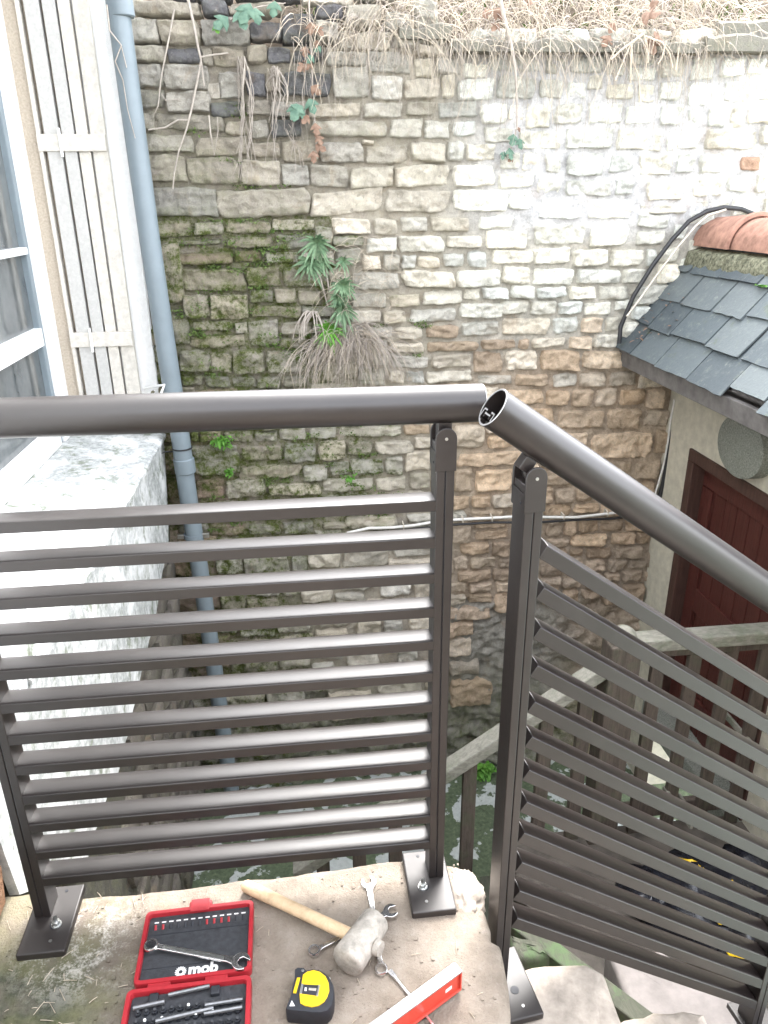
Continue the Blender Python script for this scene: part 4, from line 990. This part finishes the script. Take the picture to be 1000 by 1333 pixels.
for x0_, y0_, x1_, y1_, r_ in ((-.035, hh - .018, .035, hh - .011, .0035), (-hw + .012, hh - .034, -.040, hh - .029, .004), (.03, hh - .045, hw - .010, hh - .043, .0036), (-.05, hh - .062, .045, hh - .052, .004), (.03, hh - .060, hw - .010, hh - .057, .0036)):
    MB().tube([BM @ Vector((x0_, y0_, .020)), BM @ Vector((x1_, y1_, .020))], r_, 8).build('adapter', M['gunmetal'], base, smooth=40)
for x_ in (-.06, .045): MB().box((x_ - .008, hh - .026, .011), (x_ + .008, hh - .010, .020), BM).build('foam_clip', M['rubber'], base, bevel=.002)

def spanner(name, label, jaw, ring, z, wj, wr, th=.0055, tilt=(0, 0), flip=1):
    """combination spanner: open jaw at one end, ring at the other"""
    a, b = px(*jaw, 2, z), px(*ring, 2, z); a.z += tilt[0]; b.z += tilt[1]; L = (b - a).length; Mx = frame(a, b - a)
    sp = thing(name, label, 'spanner', (a.x, a.y, z - th / 2))
    wj, wr = wj / 2, wr / 2; P = []
    # jaw outline with an open mouth turned 15 degrees off the handle
    mo = R(15) * flip
    J = []
    for k in range(0, 23):
        an = R(180 + 38) + R(360 - 76) * k / 22 + mo; J.append((wj * math.cos(an), wj * math.sin(an)))
    mw = wj * .48; cs, sn = math.cos(math.pi + mo), math.sin(math.pi + mo)
    mouth = []
    for q in ((wj * .72, -mw), (-wj * .15, -mw), (-wj * .32, 0), (-wj * .15, mw), (wj * .72, mw)):
        pass
    loc = [(wj * .78, mw), (-.02 * wj, mw), (-.28 * wj, mw * .45), (-.28 * wj, -mw * .45), (-.02 * wj, -mw), (wj * .78, -mw)]
    mouth = [(q[0] * cs - q[1] * sn, q[0] * sn + q[1] * cs) for q in loc[::-1]]
    poly_ = J + mouth
    f = lambda z_: [Mx @ Vector((q[0], q[1], z_)) for q in poly_]
    MB().loft([f(-th * .5), f(th * .5)]).build('open_jaw', M['steel'], sp, bevel=.0008)
    # shank
    hs = wj * .36; P = [(wj * .62, -wj * .55), (wj * 1.5, -hs), (L - wr * 1.3, -hs * .85), (L - wr * .8, -wr * .6), (L - wr * .8, wr * .6), (L - wr * 1.3, hs * .85), (wj * 1.5, hs), (wj * .62, wj * .55)]
    f = lambda z_, d=1.: [Mx @ Vector((q[0], q[1] * d, z_)) for q in P]
    s_ = MB().loft([f(-th * .42, .9), f(-th * .2), f(th * .2), f(th * .42, .9)]).build('shank', M['steel'], sp, bevel=.0006)
    f2 = [(wj * 1.9, -hs * .5), (L - wr * 1.8, -hs * .45), (L - wr * 1.8, hs * .45), (wj * 1.9, hs * .5)]
    MB().loft([[Mx @ Vector((q[0], q[1], th * .425)) for q in f2], [Mx @ Vector((q[0], q[1], th * .45)) for q in f2]]).build('stamped_panel', M['zinc'], s_)
    n = 36; ro = lambda r, z_: [Mx @ Vector((L + r * math.cos(2 * math.pi * k / n), r * math.sin(2 * math.pi * k / n), z_)) for k in range(n)]
    ri = lambda z_: [Mx @ Vector((L + wr * (.66 if k % 3 else .73) * math.cos(2 * math.pi * k / n), wr * (.66 if k % 3 else .73) * math.sin(2 * math.pi * k / n), z_)) for k in range(n)]
    h = th * .75
    MB().loft([ri(-h), ro(wr * .9, -h), ro(wr, -h * .6), ro(wr, h * .6), ro(wr * .9, h), ri(h), ri(-h)], cap=False).build('ring_end', M['steel'], sp, smooth=45)
    return sp
spanner('combination_spanner', 'chrome combination spanner lying across the case lid', (314, 1252), (197, 1231), .022, .034, .026, .006, flip=-1)
spanner('combination_spanner', 'chrome combination spanner pointing from foot plate to spirit level under the mallet', (480, 1149), (496.5, 1262), .004, .031, .025, flip=1)
spanner('combination_spanner', 'chrome combination spanner whose ring lies beside the tape measure', (509, 1186), (409, 1235), .0105, .030, .024, flip=-1, tilt=(0, -.006))

# mallet
mal = thing('mallet', 'pale mallet with wooden handle lying on the landing', 'mallet', (px(465, 1240, 2, 0).x, px(465, 1240, 2, 0).y, 0))
a, b = px(490, 1197, 2, .032), px(452, 1252, 2, .032); ax = (b - a).normalized(); a -= ax * .002; b += ax * .004
Lh = (b - a).length; n = 32; Mx = frame(a, ax)
prof = [(.0, .0), (.0, .020), (.002, .0255), (.006, .028), (Lh * .5, .0295), (Lh - .008, .0315), (Lh - .003, .0295), (Lh, .024), (Lh, .0)]
MB().loft([[Mx @ Vector((x_ + (.0012 * fbm((k, x_, 0), .6, 2)), max(.0005, r_) * math.cos(2 * math.pi * k / n), max(.0005, r_) * math.sin(2 * math.pi * k / n))) for k in range(n)] for x_, r_ in prof]).build('head', M['mallet'], mal, smooth=40)
h0, h1 = px(318, 1152, 2, .013), (a + b) / 2; hd = (h1 - h0).normalized()
hp_ = [h0, h0 + hd * .004, h0 + hd * .03, h0 + (h1 - h0) * .4, h0 + (h1 - h0) * .75, h1, h1 + hd * .040]
MB().tube(hp_, [.010, .0128, .0135, .0122, .0125, .0125, .012], 18, flat=.85).build('handle', M['ash'], mal, smooth=50)
MB().tube([h1 + hd * .030, h1 + hd * .041], [.0150, .0135], 18).build('handle_end', M['mallet'], mal, smooth=40)

# tape measure lying on its side
tm = thing('tape_measure', 'yellow and black tape measure lying on its side', 'tape measure', (px(404, 1298, 2, 0).x, px(404, 1298, 2, 0).y, 0))
tp = lambda u, v, z=.034: px(360 + u / 11.11, 1230 + v / 11.11, 2, z)
out = [(262, 345), (300, 318), (395, 322), (425, 362), (520, 345), (610, 352), (700, 400), (770, 460), (822, 560), (838, 680), (828, 800), (795, 900), (740, 960), (640, 985), (520, 985), (400, 968), (270, 955), (150, 945), (132, 910), (150, 860), (200, 740), (225, 600), (262, 460)]
top = [tp(*q) for q in out]; c_ = sum(top, Vector()) / len(top)
sc_ = lambda f, z: [Vector((c_.x + (q.x - c_.x) * f, c_.y + (q.y - c_.y) * f, z)) for q in top]
body = MB().loft([sc_(.95, .0), sc_(1.0, .005), sc_(1.0, .029), sc_(.965, .034)]).build('body', M['rubber'], tm, smooth=35)
def decal(name, P, mat, z0, z1, parent=body): return MB().loft([[Vector((q.x, q.y, z0)) for q in P], [Vector((q.x, q.y, z1)) for q in P]]).build(name, mat, parent, bevel=.0004, seg=1)
disc = [(385, 440), (450, 395), (540, 375), (630, 400), (710, 465), (755, 560), (765, 670), (735, 760), (690, 830), (610, 885), (510, 905), (410, 885), (345, 850), (335, 720), (365, 560)]
decal('yellow_face', [tp(*q) for q in disc], M['yellow'], .033, .0362)
decal('yellow_button', [tp(*q) for q in ((300, 482), (345, 482), (285, 705), (240, 700))], M['yellow'], .033, .0362)
decal('label_plate', [tp(*q, .0365) for q in ((385, 570), (620, 582), (600, 740), (362, 705))], M['rubber'], .0361, .0367)
decal('label_edge', [tp(*q, .0365) for q in ((360, 555), (392, 565), (370, 705), (330, 700))], M['milled'], .0361, .0368)
decal('label_edge', [tp(*q, .0365) for q in ((605, 580), (632, 582), (600, 745), (575, 738))], M['milled'], .0362, .0369)
decal('label_mark', [tp(*q, .0368) for q in ((410, 615), (440, 617), (435, 668), (405, 665))], M['print'], .0366, .0370)
decal('label_mark', [tp(*q, .0368) for q in ((470, 620), (580, 628), (572, 668), (465, 655))], M['mallet'], .0366, .0370)
decal('warning_triangle', [tp(*q) for q in ((222, 800), (268, 885), (188, 888))], M['print'], .0335, .0345)
decal('screw', [tp(380 + 22 * math.cos(k * .628), 370 + 18 * math.sin(k * .628)) for k in range(10)], M['zinc'], .0335, .0350)
decal('screw', [tp(766 + 16 * math.cos(k * .628), 488 + 14 * math.sin(k * .628), .030) for k in range(10)], M['zinc'], .0285, .0320)
for k in range(6):
    q = tp(260 + 95 * k, 975 + 10 * math.sin(k), .016); MB().box((q.x - .003, q.y - .0012, .004), (q.x + .003, q.y + .006, .027)).build('grip_rib', M['rubber'], tm, bevel=.001)

# spirit level on edge, screwdriver beneath it
zT = px(599.5, 1256.5, 1, px(599.5, 1281, 2, .007).y).z
t0, t1 = px(592, 1252, 2, zT), px(478, 1334, 2, zT)
ld = (t1 - t0); ld.z = 0; Lv = .40; ld.normalize(); Mx = frame((t0.x, t0.y, 0), ld)
lv = thing('spirit_level', 'red and aluminium spirit level standing on its edge on the landing', 'spirit level', (t0.x, t0.y, .007))
sw = .021                                     # local y<0 or >0 : which side faces the camera
sgn = 1 if (Mx @ Vector((0, 1, 0)) - Mx @ Vector((0, 0, 0))).x > 0 else -1
y0_, y1_ = (0, sw) if sgn > 0 else (-sw, 0)
MB().box((0, y0_, zT - .004), (Lv, y1_, zT), Mx).build('top_edge', M['milled'], lv, bevel=.0008)
MB().box((0, y0_, .0065), (Lv, y1_, .0105), Mx).build('bottom_edge', M['redpaint'], lv, bevel=.0008)
MB().box((0, (y0_ + y1_) / 2 - .006, .0106), (Lv, (y0_ + y1_) / 2 + .006, zT - .0041), Mx).build('web', M['redpaint'], lv)
MB().box((0, y0_ + .0005, .0107), (.003, y1_ - .0005, zT - .0042), Mx).build('end_cap', M['redpaint'], lv, bevel=.0005)
yf_ = y1_ if sgn > 0 else y0_
MB().box((.004, yf_ - sgn * .0035, zT - .0062), (Lv, yf_ - sgn * .001, zT - .0041), Mx).build('red_lip', M['redpaint'], lv)
MB().box((.02, (y0_ + y1_) / 2 + sgn * .0061, .022), (.034, (y0_ + y1_) / 2 + sgn * .0064, .030), Mx).build('printed_mark', M['print'], lv)
MB().tube([Mx @ Vector((.26, (y0_ + y1_) / 2, zT + .0005)), Mx @ Vector((.30, (y0_ + y1_) / 2, zT + .0005))], .004, 10).build('vial', M['yellow'], lv, smooth=50)
s0_, s1_ = px(507, 1263, 2, .0035), px(563, 1333, 2, .0035); sdv = (s1_ - s0_).normalized()
scd = thing('screwdriver', 'long steel screwdriver lying under the spirit level', 'screwdriver', tuple(s0_))
e_ = s0_ + sdv * .21; MB().tube([s0_ + sdv * .018, s0_ + sdv * .03, e_], [.0034, .003, .003], 10).build('shaft', M['steel'], scd, smooth=60)
Mx = frame(s0_, sdv); f = lambda x_, w_, h_: [Mx @ Vector((x_, a_ * w_, b_ * h_)) for a_, b_ in ((-1, -1), (1, -1), (1, 1), (-1, 1))]
MB().loft([f(0, .0042, .0006), f(.008, .0046, .0014), f(.019, .003, .003)]).build('blade', M['steel'], scd)
MB().tube([e_ - sdv * .004, e_, e_ + sdv * .02, e_ + sdv * .09, e_ + sdv * .1], [.006, .010, .0125, .013, .009], 12).build('handle', M['redp'], scd, smooth=40)
# pale slab seen through the lower corner of the sloping panel
sl_ = [gp(u, v, -.66) for u, v in ((790, 1235), (860, 1235), (960, 1290), (960, 1350), (832, 1345))]
tag(rough_slab('stone_slab', sl_, -.66, GZ, M['pink'], 3.3, .012, .02, 0, .004), 'pale pinkish slab beyond the lower stone step', 'slab')

# ------------------------------------------------------------------ plants
rv = random.Random(77)
def strand(mb, pts, r0, r1=None, n=3):
    m = len(pts); r1 = r0 * .4 if r1 is None else r1
    mb.tube(pts, [r0 + (r1 - r0) * i / (m - 1) for i in range(m)], n, cap=False)
def droop(p, dirv, L, grav, seg=7, wob=.15):
    """a blade that leaves p along dirv and bends down under its weight"""
    P = [Vector(p)]; d = Vector(dirv).normalized()
    for i in range(seg):
        d = (d + Vector((rv.uniform(-wob, wob), rv.uniform(-wob, wob) * .5, -grav + rv.uniform(-wob, wob) * .6))).normalized()
        P.append(P[-1] + d * L / seg)
    for q in P:
        if q.z < 1.84 and q.y > YW - .02: q.y = YW - .02 - rv.random() * .02
    return P
def leafblade(mb, p, dirv, up, L, w, seg=4, curl=.3):
    """lance-shaped leaf folded along its midrib"""
    p = Vector(p); d = Vector(dirv).normalized(); up = Vector(up); side = d.cross(up)
    side = side.normalized() if side.length > 1e-4 else Vector((1, 0, 0)); base = len(mb.v)
    for i in range(seg + 1):
        t_ = i / seg; ww = w * math.sin(math.pi * min(1, .12 + t_ * .88)) ** .8; c_ = p + d * (L * t_) - Vector((0, 0, 1)) * curl * L * t_ * t_
        nrm = side.cross(d)
        mb.v += [tuple(c_ - side * ww + nrm * ww * .35), tuple(c_), tuple(c_ + side * ww + nrm * ww * .35)]
    for i in range(seg):
        for k in range(2): a = base + i * 3 + k; mb.f.append((a, a + 1, a + 4, a + 3))
def ivyleaf(mb, p, dirv, nrm, L):
    p = Vector(p); d = Vector(dirv).normalized(); nrm = Vector(nrm).normalized(); s_ = d.cross(nrm).normalized()
    out_ = [(0, 0), (.25, -.35), (.55, -.52), (.50, -.22), (.80, -.25), (1.05, 0), (.80, .25), (.50, .22), (.55, .52), (.25, .35)]
    base = len(mb.v); mb.v.append(tuple(p + d * L * .45 + nrm * L * .10))
    for a, b in out_: mb.v.append(tuple(p + d * L * a + s_ * L * b + nrm * L * (-.12 * abs(b) + rv.uniform(-.04, .04))))
    for k in range(len(out_)): mb.f.append((base, base + 1 + k, base + 1 + (k + 1) % len(out_)))

# dry grass hanging over the wall top
def topgrass(n, u0, u1, mat, name, label, Lr, r, out):
    mb = MB()
    for _ in range(n):
        u = rv.uniform(u0, u1); u = u if rv.random() < .5 else min(u1, max(u0, rv.choice([480, 560, 640, 690, 760, 850, 900]) + rv.gauss(0, 32)))
        x = px(u, 60, 1, YW).x; y = YW + rv.uniform(-.02, .22); z = 1.86 + (y - YW) * 1.15 + rv.uniform(-.02, .05)
        if u < 580: z += .05
        ang = rv.uniform(-2.6, -.5); el = rv.uniform(-.3, 1.0); L = rv.uniform(*Lr) * (1.5 if rv.random() < .12 else 1)
        d = Vector((math.cos(ang) * 1.1, math.sin(ang) * out, el))
        strand(mb, droop((x, y, z), d, L, rv.uniform(.18, .5)), r * rv.uniform(.6, 1.4))
    o = mb.build(name, M[mat], smooth=180, fix=False); tag(o, label, kind='stuff'); return o
topgrass(1100, 375, 1010, 'straw', 'dry_grass', 'pale dry grass hanging over the wall top', (.12, .34), .0015, .8)
topgrass(700, 440, 1010, 'greystraw', 'dry_grass', 'grey brown dry grass matted on the wall top', (.10, .26), .0015, .6)
mb = MB()                                        # longer hanging threads
for _ in range(95):
    u = rv.uniform(385, 900); x = px(u, 66, 1, YW).x; z = 1.84 + rv.uniform(0, .06); L = rv.uniform(.12, .42); P = []
    for i in range(8): t_ = i / 7; P.append(Vector((x + .03 * math.sin(t_ * 3 + u) * rv.uniform(.4, 1), YW - .075 - .01 * math.sin(u) + .02 * t_, z - L * t_)))
    strand(mb, P, .0012, .0007)
tag(mb.build('hanging_roots', M['root'], smooth=180, fix=False), 'thin pale roots dangling from the coping', kind='stuff')
mb = MB()                                        # low green growth between the grass
for _ in range(420):
    u = rv.uniform(380, 1010); y = YW + rv.uniform(.02, .5); x = px(u, 40, 1, YW).x; z = 1.85 + .30 * min(1, (y - YW) / .45) ** .7 + .02
    leafblade(mb, (x, y, z), (rv.uniform(-1, 1), rv.uniform(-1, .3), rv.uniform(.2, 1)), (0, 0, 1), rv.uniform(.03, .08), .006)
tag(mb.build('bank_weeds', M['mossleaf'], smooth=180, fix=False), 'low green weeds among the dry grass on the bank', kind='stuff')

def vine(name, label, pts, r, y, extra=(), leaves=(), mat='root', cat='vine'):
    t = thing(name, label, cat, tuple(px(*pts[0], 1, y)))
    MB().tube([px(u, v, 1, y + .006 * math.sin(i * 2.1)) for i, (u, v) in enumerate(pts)], [r * (1 - .55 * i / (len(pts) - 1)) for i in range(len(pts))], 6).build('stem', M[mat], t, smooth=60)
    for e in extra: MB().tube([px(u, v, 1, y + .004 * math.sin(i * 1.3)) for i, (u, v) in enumerate(e)], r * .55, 5).build('side_shoot', M[mat], t, smooth=60)
    for u, v, L, m_ in leaves:
        mb = MB(); a = rv.uniform(-2.6, -.5); ivyleaf(mb, px(u, v, 1, y - .012), (math.cos(a), -.3, math.sin(a)), (rv.uniform(-.4, .4), -1, rv.uniform(.1, .7)), L); mb.build('leaf', M[m_], t, smooth=180, fix=False)
    return t
vine('bare_vine', 'thick bare stem hanging straight down from the grass', [(650, -6), (657, 25), (665, 55), (671, 90), (673, 130), (673, 168)], .0085, YW - .09)
vine('bare_vine', 'long pale tendril climbing the dark stones by the downpipe', [(244, -4), (252, 30), (258, 62), (262, 78), (256, 110), (250, 140), (243, 168), (233, 196), (227, 225), (225, 246)], .0055, YW - .03, [[(262, 74), (280, 71), (297, 69)], [(262, 78), (264, 95), (266, 112)], [(246, 156), (232, 156), (215, 166), (193, 169)]])
vine('bare_vine', 'shorter wavy tendril beside the downpipe', [(227, 12), (222, 40), (216, 70), (210, 100), (208, 118), (206, 138), (200, 150)], .0036, YW - .03, [[(210, 122), (216, 131), (232, 129)]])
vine('bare_vine', 'kinked dry stalk against the top of the downpipe', [(139, 6), (143, 40), (158, 59), (150, 80), (160, 104), (166, 142), (176, 180)], .0032, YP - .05, [[(158, 60), (165, 88)]])
vine('bare_vine', 'short forked twig hanging between mossy stones under the grass', [(272, 150), (274, 172), (279, 203), (284, 170), (283, 152)], .003, YW - .03)
vine('dry_twig', 'branching dry twig sticking out over the coping', [(838, 44), (826, 53), (810, 64), (795, 78)], .006, YW - .10, [[(822, 56), (824, 80), (832, 100), (834, 138)], [(838, 44), (843, 60), (844, 82)], [(822, 56), (812, 78), (801, 105)], [(840, 47), (862, 55), (872, 70), (876, 88)], [(868, 52), (862, 75), (856, 84)], [(884, 62), (880, 92)], [(822, 60), (821, 108)]], mat='straw', cat='twig')
vine('leafy_vine', 'withered vine with curled brown leaves hanging down the wall', [(402, -5), (404, 40), (406, 90), (409, 140), (412, 195)], .003, YW - .05, (), [(405 + rv.uniform(-9, 9), v, rv.uniform(.028, .05), 'deadleaf') for v in (28, 34, 52, 60, 78, 84, 112, 150, 160, 168, 176, 188, 196)] + [(396, 138, .075, 'ivy'), (386, 134, .07, 'ivy'), (402, 128, .06, 'ivy'), (408, 72, .04, 'ivy'), (418, 60, .035, 'ivy')], 'greystraw')
vine('ivy_trail', 'blue green ivy leaves trailing at the wall top near the downpipe', [(300, 26), (318, 14), (340, 8), (372, 4)], .003, YW - .05, (), [(297, 22, .07, 'ivy'), (310, 12, .075, 'ivy'), (326, 4, .085, 'ivy'), (332, 10, .06, 'ivy'), (358, 1, .06, 'ivy'), (279, 32, .035, 'bright')], 'greystraw', 'ivy')
vine('ivy_sprig', 'small blue green ivy sprig below the thick bare stem', [(672, 168), (670, 182), (664, 196)], .003, YW - .03, (), [(669, 174, .05, 'ivy'), (676, 180, .045, 'ivy'), (663, 192, .05, 'ivy'), (657, 197, .035, 'ivy'), (668, 205, .03, 'deadleaf'), (675, 165, .022, 'deadleaf')], 'greystraw', 'ivy')
for u0, v0, wd, n_, Lr, lab in ((315, 76, 26, 16, (60, 165), 'bunch of pale hanging roots on the dark stones nearer the downpipe'), (357, 88, 30, 20, (50, 155), 'bunch of pale hanging roots beside the withered leafy vine')):
    mb = MB()
    for _ in range(n_):
        L = rv.uniform(*Lr); dx = rv.uniform(-.35, 1) * wd; P = []
        for i in range(9): t_ = i / 8; P.append(px(u0 + rv.uniform(-2.2, 2.2) + dx * t_ ** .8 + (3 + .2 * abs(dx)) * math.sin(t_ * 5 + dx), v0 + rv.uniform(-3, 3) + L * t_, 1, YW - .03 - .025 * math.sin(t_ * 3 + dx)))
        strand(mb, P, .0019 * rv.uniform(.6, 1.4), .001, 4)
    tag(mb.build('root_bunch', M['root'], smooth=180, fix=False, org=tuple(px(u0, v0, 1, YW))), lab, 'roots')

# plant with green rosettes above a tuft of dry grass growing out of the wall
pl = thing('wall_plant', 'green leafy rosettes growing from the mossy joints of the wall', 'plant', tuple(px(430, 400, 1, YW)))
for u, v, L, n_, m_ in ((413, 316, .085, 20, 'leafg'), (404, 343, .085, 18, 'leafg'), (420, 340, .06, 12, 'leafg'), (447, 372, .075, 26, 'leafg'), (446, 402, .08, 28, 'leafg'), (440, 388, .06, 16, 'leafg'), (428, 430, .085, 16, 'bright'), (447, 340, .055, 10, 'leafg')):
    mb = MB(); c_ = px(u, v, 1, YW - .055)
    for k in range(int(n_ * 1.6)):
        a = 2.4 * k; e = rv.uniform(.05, 1.1); d = Vector((math.cos(a) * math.cos(e), -abs(math.sin(e)) * .9, math.sin(a) * math.cos(e) + .25)); leafblade(mb, c_, d, (0, -1, .3), L * rv.uniform(.6, 1.15), L * .07, 5, .45)
    mb.build('rosette', M[m_], pl, smooth=180, fix=False)
mb = MB()
for u, v in ((413, 316), (404, 343), (447, 372), (446, 402), (428, 430)):
    mb = MB(); mb.tube([px(u, v, 1, YW - .055), px(u * .6 + 436 * .4, v + 18, 1, YW - .03), px(436, 432, 1, YW + .01)], .0035, 5); mb.build('stem', M['greystraw'], pl, smooth=60)
tf = thing('dry_grass_tuft', 'grey brown tuft of dry grass drooping from the wall under the rosettes', 'grass tuft', tuple(px(455, 430, 1, YW)))
for nm, n_, mt in (('blades', 230, 'greystraw'), ('pale_blades', 130, 'straw')):
    mb = MB()
    for _ in range(n_):
        u = rv.gauss(455, 21); v = rv.uniform(418, 452) + abs(u - 453) * .2; a = (u - 453) / 34 + rv.uniform(-1.3, 1.3)
        d = Vector((math.sin(a), -rv.uniform(.1, .9), rv.uniform(-.6, .9))); strand(mb, droop(px(u, v, 1, YW - .015), d, rv.uniform(.08, .32), rv.uniform(.12, .5), 8, rv.choice([.12, .2, .4])), .0014 * rv.uniform(.5, 1.4), .0007)
    o = mb.build(nm, M[mt], tf, smooth=180, fix=False)
mb = MB()
for _ in range(70):
    u, v = rv.uniform(425, 515), rv.uniform(300, 400); d = Vector((rv.uniform(-1, 1), -rv.uniform(.2, .8), rv.uniform(-.1, 1))); strand(mb, droop(px(u, v, 1, YW - .02), d, rv.uniform(.06, .17), rv.uniform(.1, .45), 6, .2), .0013)
mb.build('stray_stalks', M['straw'], tf, smooth=180, fix=False)
mb = MB()
for _ in range(16):
    d = Vector((rv.uniform(-1, .5), -.5, rv.uniform(.0, .6))); strand(mb, droop(px(404 + rv.uniform(-4, 10), 406, 1, YW - .04), d, rv.uniform(.09, .17), .42, 7, .1), .003, .0018, 4)
mb.build('drooping_stalks', M['root'], tf, smooth=180, fix=False)

def clump(u, v, y, n, L, spread, mat, name, label, cat='plant', wd=.2):
    mb = MB(); c_ = px(u, v, 1, y)
    for _ in range(n):
        q = c_ + Vector((rv.gauss(0, spread), -abs(rv.gauss(0, .01)), rv.gauss(0, spread * .8)))
        leafblade(mb, q, (rv.uniform(-1, 1), -rv.uniform(.2, 1), rv.uniform(-.4, 1)), (0, -.4, 1), L * rv.uniform(.6, 1.2), L * wd, 3, .4)
    return tag(mb.build(name, M[mat], smooth=180, fix=False, org=tuple(c_)), label, cat)
clump(288, 574, YW - .02, 90, .030, .017, 'bright', 'small_fern', 'bright green little fern in the joint beside the downpipe')
clump(299, 614, YW - .02, 36, .024, .010, 'bright', 'small_fern', 'tiny green fern a joint below the bright one near the downpipe')
clump(466, 548, YW - .02, 40, .024, .012, 'bright', 'small_fern', 'green fern in the joint just under the level handrail')
clump(453, 622, YW - .02, 36, .024, .012, 'bright', 'small_fern', 'green fern between the stones above the top slat')
clump(628, 1000, YW - .06, 70, .055, .030, 'bright', 'ground_weed', 'bright green weed at the foot of the wall beyond the sloping wooden rail', wd=.3)
mb = MB()                                        # moss cushions and small herbs in the joints
spots = [(311, 139), (311, 148), (297, 207), (310, 212), (314, 242), (330, 243), (367, 241), (284, 347), (296, 350), (313, 352), (276, 347), (368, 452), (330, 372), (350, 372), (240, 318), (300, 317), (340, 325), (352, 326), (322, 318), (260, 428), (384, 455), (232, 403), (495, 423), (546, 420), (552, 424), (542, 462), (255, 172), (282, 288), (318, 286), (338, 287), (362, 300), (305, 310), (372, 310), (390, 305), (310, 330)]
spots += [(rv.uniform(225, 400), rv.uniform(300, 500)) for _ in range(45)] + [(rv.uniform(260, 520), rv.uniform(556, 690)) for _ in range(35)]
for u, v in spots:
    c_ = px(u, v, 1, YW + .012); n_ = 26 if v < 300 or v > 550 else 34
    for _ in range(n_):
        q = c_ + Vector((rv.gauss(0, .022), -abs(rv.gauss(0, .012)), rv.gauss(0, .006))); leafblade(mb, q, (rv.uniform(-1, 1), -rv.uniform(.2, 1), rv.uniform(-.5, 1)), (0, -.4, 1), rv.uniform(.006, .015), .004, 2, .3)
tag(mb.build('joint_moss', M['mossleaf'], smooth=180, fix=False), 'green moss and tiny herbs in the wall joints', kind='stuff')
# brown leaves caught on the wall top
for u, v, L in ((835, 20, .11), (781, 16, .07), (848, 47, .10), (862, 52, .09), (795, 45, .08), (642, 12, .08), (627, 20, .06), (650, 30, .06), (694, 4, .06), (845, 8, .05), (800, 30, .06)):
    mb = MB(); c_ = px(u, v, 1, YW - .05); ivyleaf(mb, c_, (rv.uniform(-1, 1), -.3, rv.uniform(-1, .4)), (rv.uniform(-.5, .5), -1, .5), L * .75)
    tag(mb.build('dead_leaf', M['deadleaf'], smooth=180, fix=False, org=tuple(c_)), 'brown dead leaf caught in the dry grass on the wall top', 'leaf', 'dead leaves on the wall top')
c_ = px(958, 376, 1, 2.75)
mb = MB(); cen_ = RM @ Vector((YW - 2.72, SLEN * .72, .016))
for _ in range(60): leafblade(mb, cen_ + Vector((rv.gauss(0, .012), rv.gauss(0, .022), 0)) + sv * 0, (rv.uniform(-1, 1), rv.uniform(-1, 1), rv.uniform(.2, 1)), (0, 0, 1), .014, .004, 2)
tag(mb.build('moss_tuft', M['bright'], smooth=180, fix=False, org=tuple(cen_)), 'small bright moss tuft on the slate roof', 'moss')
# straw and grit swept over the landing
mb = MB()
for _ in range(80):
    x, y = rv.uniform(-.62, .28), rv.uniform(.84, 1.17)
    if rv.random() < .6: x = rv.uniform(-.6, -.36)
    a = rv.uniform(0, 6.3); L = rv.uniform(.006, .028); d = Vector((math.cos(a), math.sin(a), rv.uniform(-.02, .08))) * L
    strand(mb, [Vector((x, y, .0022)), Vector((x, y, .003)) + d * .5, Vector((x, y, .0022)) + d], .0009, .0006)
tag(mb.build('straw_bits', M['straw'], smooth=180, fix=False), 'bits of straw scattered over the landing', kind='stuff')
mb = MB()
for _ in range(260):
    x, y = rv.uniform(-.6, .29), rv.uniform(.84, 1.17); r_ = rv.uniform(.0008, .003)
    mb.box((x - r_, y - r_, -.001), (x + r_ * rv.uniform(.5, 1.2), y + r_, r_ * .9))
tag(mb.build('grit', M['landing'], fix=False), 'stone grit scattered over the landing', kind='stuff')

# leaf litter caught along the slate verge
mb = MB()
for _ in range(26):
    q = RM @ Vector((rv.uniform(.02, .32), rv.uniform(.03, .30), .022)); leafblade(mb, q, (rv.uniform(-1, 1), rv.uniform(-1, 1), rv.uniform(-.1, .3)), (0, 0, 1), rv.uniform(.012, .04), .005, 3, .2)
tag(mb.build('leaf_litter', M['deadleaf'], smooth=180, fix=False), 'dry leaf litter along the slate verge', kind='stuff')
